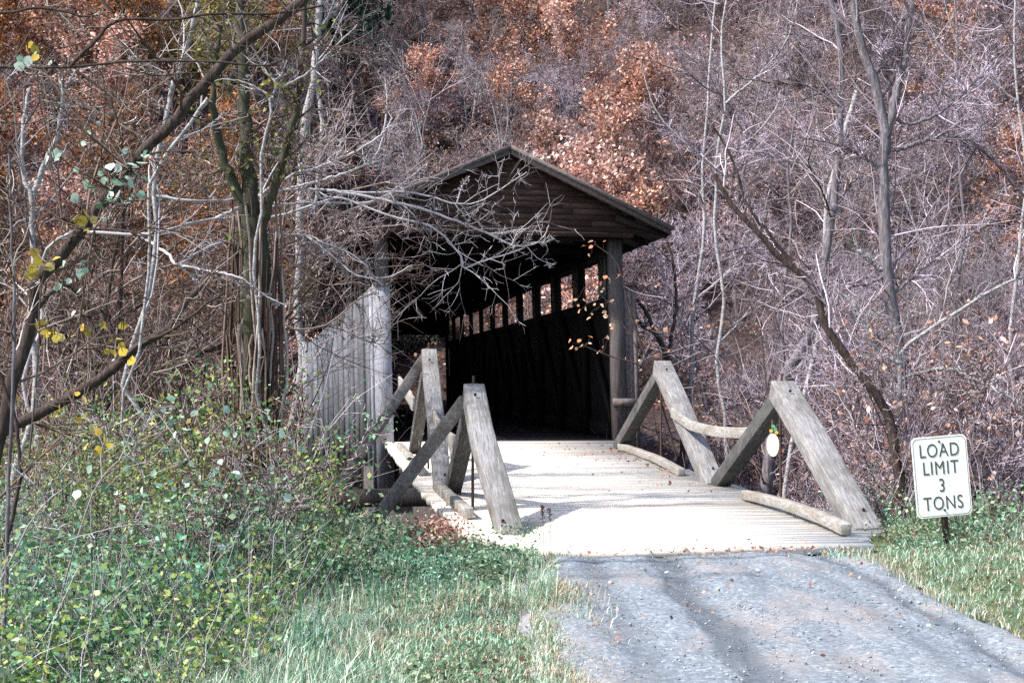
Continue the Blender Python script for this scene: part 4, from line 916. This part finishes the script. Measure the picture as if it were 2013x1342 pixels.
# tall weeds, left: stems with leaves
def weeds(n, xr, yr, h, mat, label, seed, cond, lsize, nl=9, stemmat=None, bend=.35):
    rng = np.random.default_rng(seed); x = rng.uniform(*xr, n); y = rng.uniform(*yr, n); m = (np.abs(x / y) < .41) & cond(x, y); x, y = x[m], y[m]; n = len(x)
    S = np.stack([x, y, H(x, y) - .05], -1); D = np.stack([rng.normal(size=n) * bend, rng.normal(size=n) * bend, np.ones(n)], -1)
    P, R = grow(S, D, h * rng.uniform(.4, 1.2, n), np.full(n, .004), 6, .14, -.01, rng); mb = MB(); mb.tubes(P, R, 3)
    tag(mb.build('weed_stems', stemmat or M['twig_brown']), 'thin stems of ' + label, 'weeds', kind='stuff')
    l = MB(); C = spots_on(P, n * nl, rng, .05); l.leaves(C, rng.uniform(.5, 1.35, len(C)) * lsize, rng, flat=.3); tag(l.build('weeds', mat), label, 'weeds', kind='stuff')
leftveg = lambda x, y: (x * CT + y * ST < 1.0)
weeds(3800, (-7, -1.8), (8.5, 18), .95, M['green'], 'loose green growth at the left edge of the woods', 90, lambda x, y: (x * CT + y * ST < .0) & (x < -2.0) & (lump(x * 2, y * 2) > -.3), .055, 16, stemmat=M['twig_white'])
weeds(1500, (-4.5, -1.5), (8.0, 16), .80, M['olive'], 'loose yellow green weeds along the left thicket', 93, lambda x, y: x / y < -.13, .05, 16, stemmat=M['twig_white'], bend=.5)
weeds(9500, (-6, 1.2), (7.4, 17.5), .46, M['green'], 'green weeds filling the left verge', 81, lambda x, y: leftveg(x, y) & (y > np.interp(x, [-3.2, -2.2, -1.6, -.7], [7.4, 8.6, 10.6, 15.0]) + lump(x * 3, y * 3) * 1.6) & (lump(x * 2, y * 2) > -.34), .055, 14)
weeds(11000, (-4, .45), (6.6, 14.5), .16, M['green'], 'low green weeds spread over the left verge', 82, lambda x, y: (x < -.1) & (lump(x * 3 + 9, y * 3) > .0 + .35 * sst(11, 8, y) * (x > -2)), .036, 10, bend=.6)
weeds(900, (-1.9, .3), (11.8, 15), .26, M['green'], 'low green weeds at the foot of the near left frame', 88, lambda x, y: x < 9, .042, 12, bend=.6)
weeds(3000, (-9, .0), (15.5, 24), 1.3, M['darkgreen'], 'dark tangled undergrowth below the left bank', 83, lambda x, y: (x * CT + y * ST < .35 - (y > 17.5) * .5 - (y < 17) * .9), .085, 16)
weeds(1500, (-7, -2.4), (12, 19), 1.6, M['ochre'], 'ochre weeds among the left brush', 84, lambda x, y: (x < -2.5) & (lump(x * 1.5, y * 1.5) > -.2), .06, 16)
weeds(420, (3.35, 4.6), (13.3, 15.2), .20, M['green'], 'low green weeds at the foot of the near right frame', 92, lambda x, y: (x * CT + y * ST > 5.72 - (y < 14) * .2), .035, 10, bend=.6)
weeds(1500, (3.6, 8), (13.8, 19), .55, M['green'], 'green weeds around the load limit sign', 85, lambda x, y: (x * CT + y * ST > 6.3), .05, 9)
weeds(5200, (3.5, 14), (16.3, 34), 1.5, M['twig_lav'], 'grey dead brush filling the right gully', 86, lambda x, y: (x * CT + y * ST > 6.6), .05, 5, stemmat=M['twig_lav'])
weeds(2600, (-9, -2.2), (14, 26), 2.2, M['twig'], 'grey dead brush standing left of the wing boards', 89, lambda x, y: (x * CT + y * ST < .3), .045, 4, stemmat=M['twig'])
weeds(90, (-.95, -.5), (13.9, 15.2), .38, M['rust'], 'russet dock weeds beside the near left frame', 87, lambda x, y: x < 9, .05, 22, bend=.2)
# fallen leaves
def litter(n, xr, yr, mat, size, name, label, seed, cond=None, zf=None, off=.03):
    rng = np.random.default_rng(seed); x = rng.uniform(*xr, n); y = yr[0] + (yr[1] - yr[0]) * rng.random(n) ** .9; m = np.abs(x / y) < .43
    if cond: m &= cond(x, y, rng)
    x, y = x[m], y[m]; z = (H(x, y) if zf is None else zf(x, y)) + off + rng.random(len(x)) * off * 2
    l = MB(); l.leaves(np.stack([x, y, z], -1), rng.uniform(.5, 1.4, len(x)) * size * (1 if yr[1] < 40 else np.clip(y / 60, .7, 1.6)), rng, flat=.5, narrow=.75)
    tag(l.build(name, mat), label, 'leaves', kind='stuff')
litter(52000, (-48, 48), (46, 115), M['rust'], .17, 'fallen_leaves', 'rust leaves carpeting the far hillside', 91, off=.12)
litter(16000, (-48, 2), (46, 110), M['orange'], .17, 'fallen_leaves', 'orange leaves carpeting the left of the hillside', 92, off=.15)
litter(14000, (-14, 16), (17, 46), M['rust'], .12, 'fallen_leaves', 'brown leaves lying in the gully', 93, lambda x, y, r: np.abs(x * CT + y * ST - UC) > 3.0)
def dz_(x, y): return np.interp(-x * ST + y * CT, [12.7, 14.5, 19.9, 26.0, 27.2], [.075, .10, .17, .40, .455]) + .006
litter(3800, (-1, 4.5), (13.6, 27), M['rust'], .05, 'fallen_leaves', 'dry leaves drifted along the right edge of the deck', 94, lambda x, y, r: (x * CT + y * ST < 5.6) & (x * CT + y * ST > 5.6 - r.random(len(x)) ** 3 * 1.8) & (y > 20 + r.normal(size=len(x)) * 2), dz_, .004)
litter(1800, (-3.5, .5), (6.6, 14), M['rust'], .03, 'fallen_leaves', 'scattered dead leaves on the left verge grass', 98, None, None, .02)
litter(900, (3.1, 6), (8, 15), M['rust'], .035, 'fallen_leaves', 'scattered dead leaves on the right verge grass', 99, None, None, .02)
litter(220, (.5, 3.1), (12.75, 13.25), M['rust'], .035, 'fallen_leaves', 'dry leaves caught where the lane meets the deck', 100, None, lambda x, y: np.full(len(x), .07), .004)
litter(130, (.5, 3.1), (8, 14), M['rust'], .035, 'fallen_leaves', 'small dry leaves blown onto the gravel lane', 95, None, lambda x, y: np.full(len(x), .055) + .03 * (y > 13.3), .004)

# two dry seed stalks by the near left frame
for k, (px, lab) in enumerate(((1066, 'dry brown seed stalk by the near left frame, the left one'), (1080, 'dry brown seed stalk by the near left frame, the right one'))):
    p0, p1 = at(px + 4, 1105, 12.2), at(px, 992 + k * 6, 12.2); rng = np.random.default_rng(k); root = empty('seed_stalk', tuple(p0)); tag(root, lab, 'seed stalk', 'seed stalks by the deck')
    mb = MB(); Q = p0[None] * (1 - np.linspace(0, 1, 6))[:, None] + p1[None] * np.linspace(0, 1, 6)[:, None] - p0; mb.tubes(Q[None], np.full((1, 6), .003), 4); mb.build('stem', M['twig_brown'], root)
    mb = MB(); C = p1 - p0 + np.stack([rng.normal(size=60) * .009, rng.normal(size=60) * .009, -np.abs(rng.normal(size=60)) * .06], -1); mb.leaves(C, np.full(60, .022), rng); mb.build('seed_head', M['twig_brown'], root)
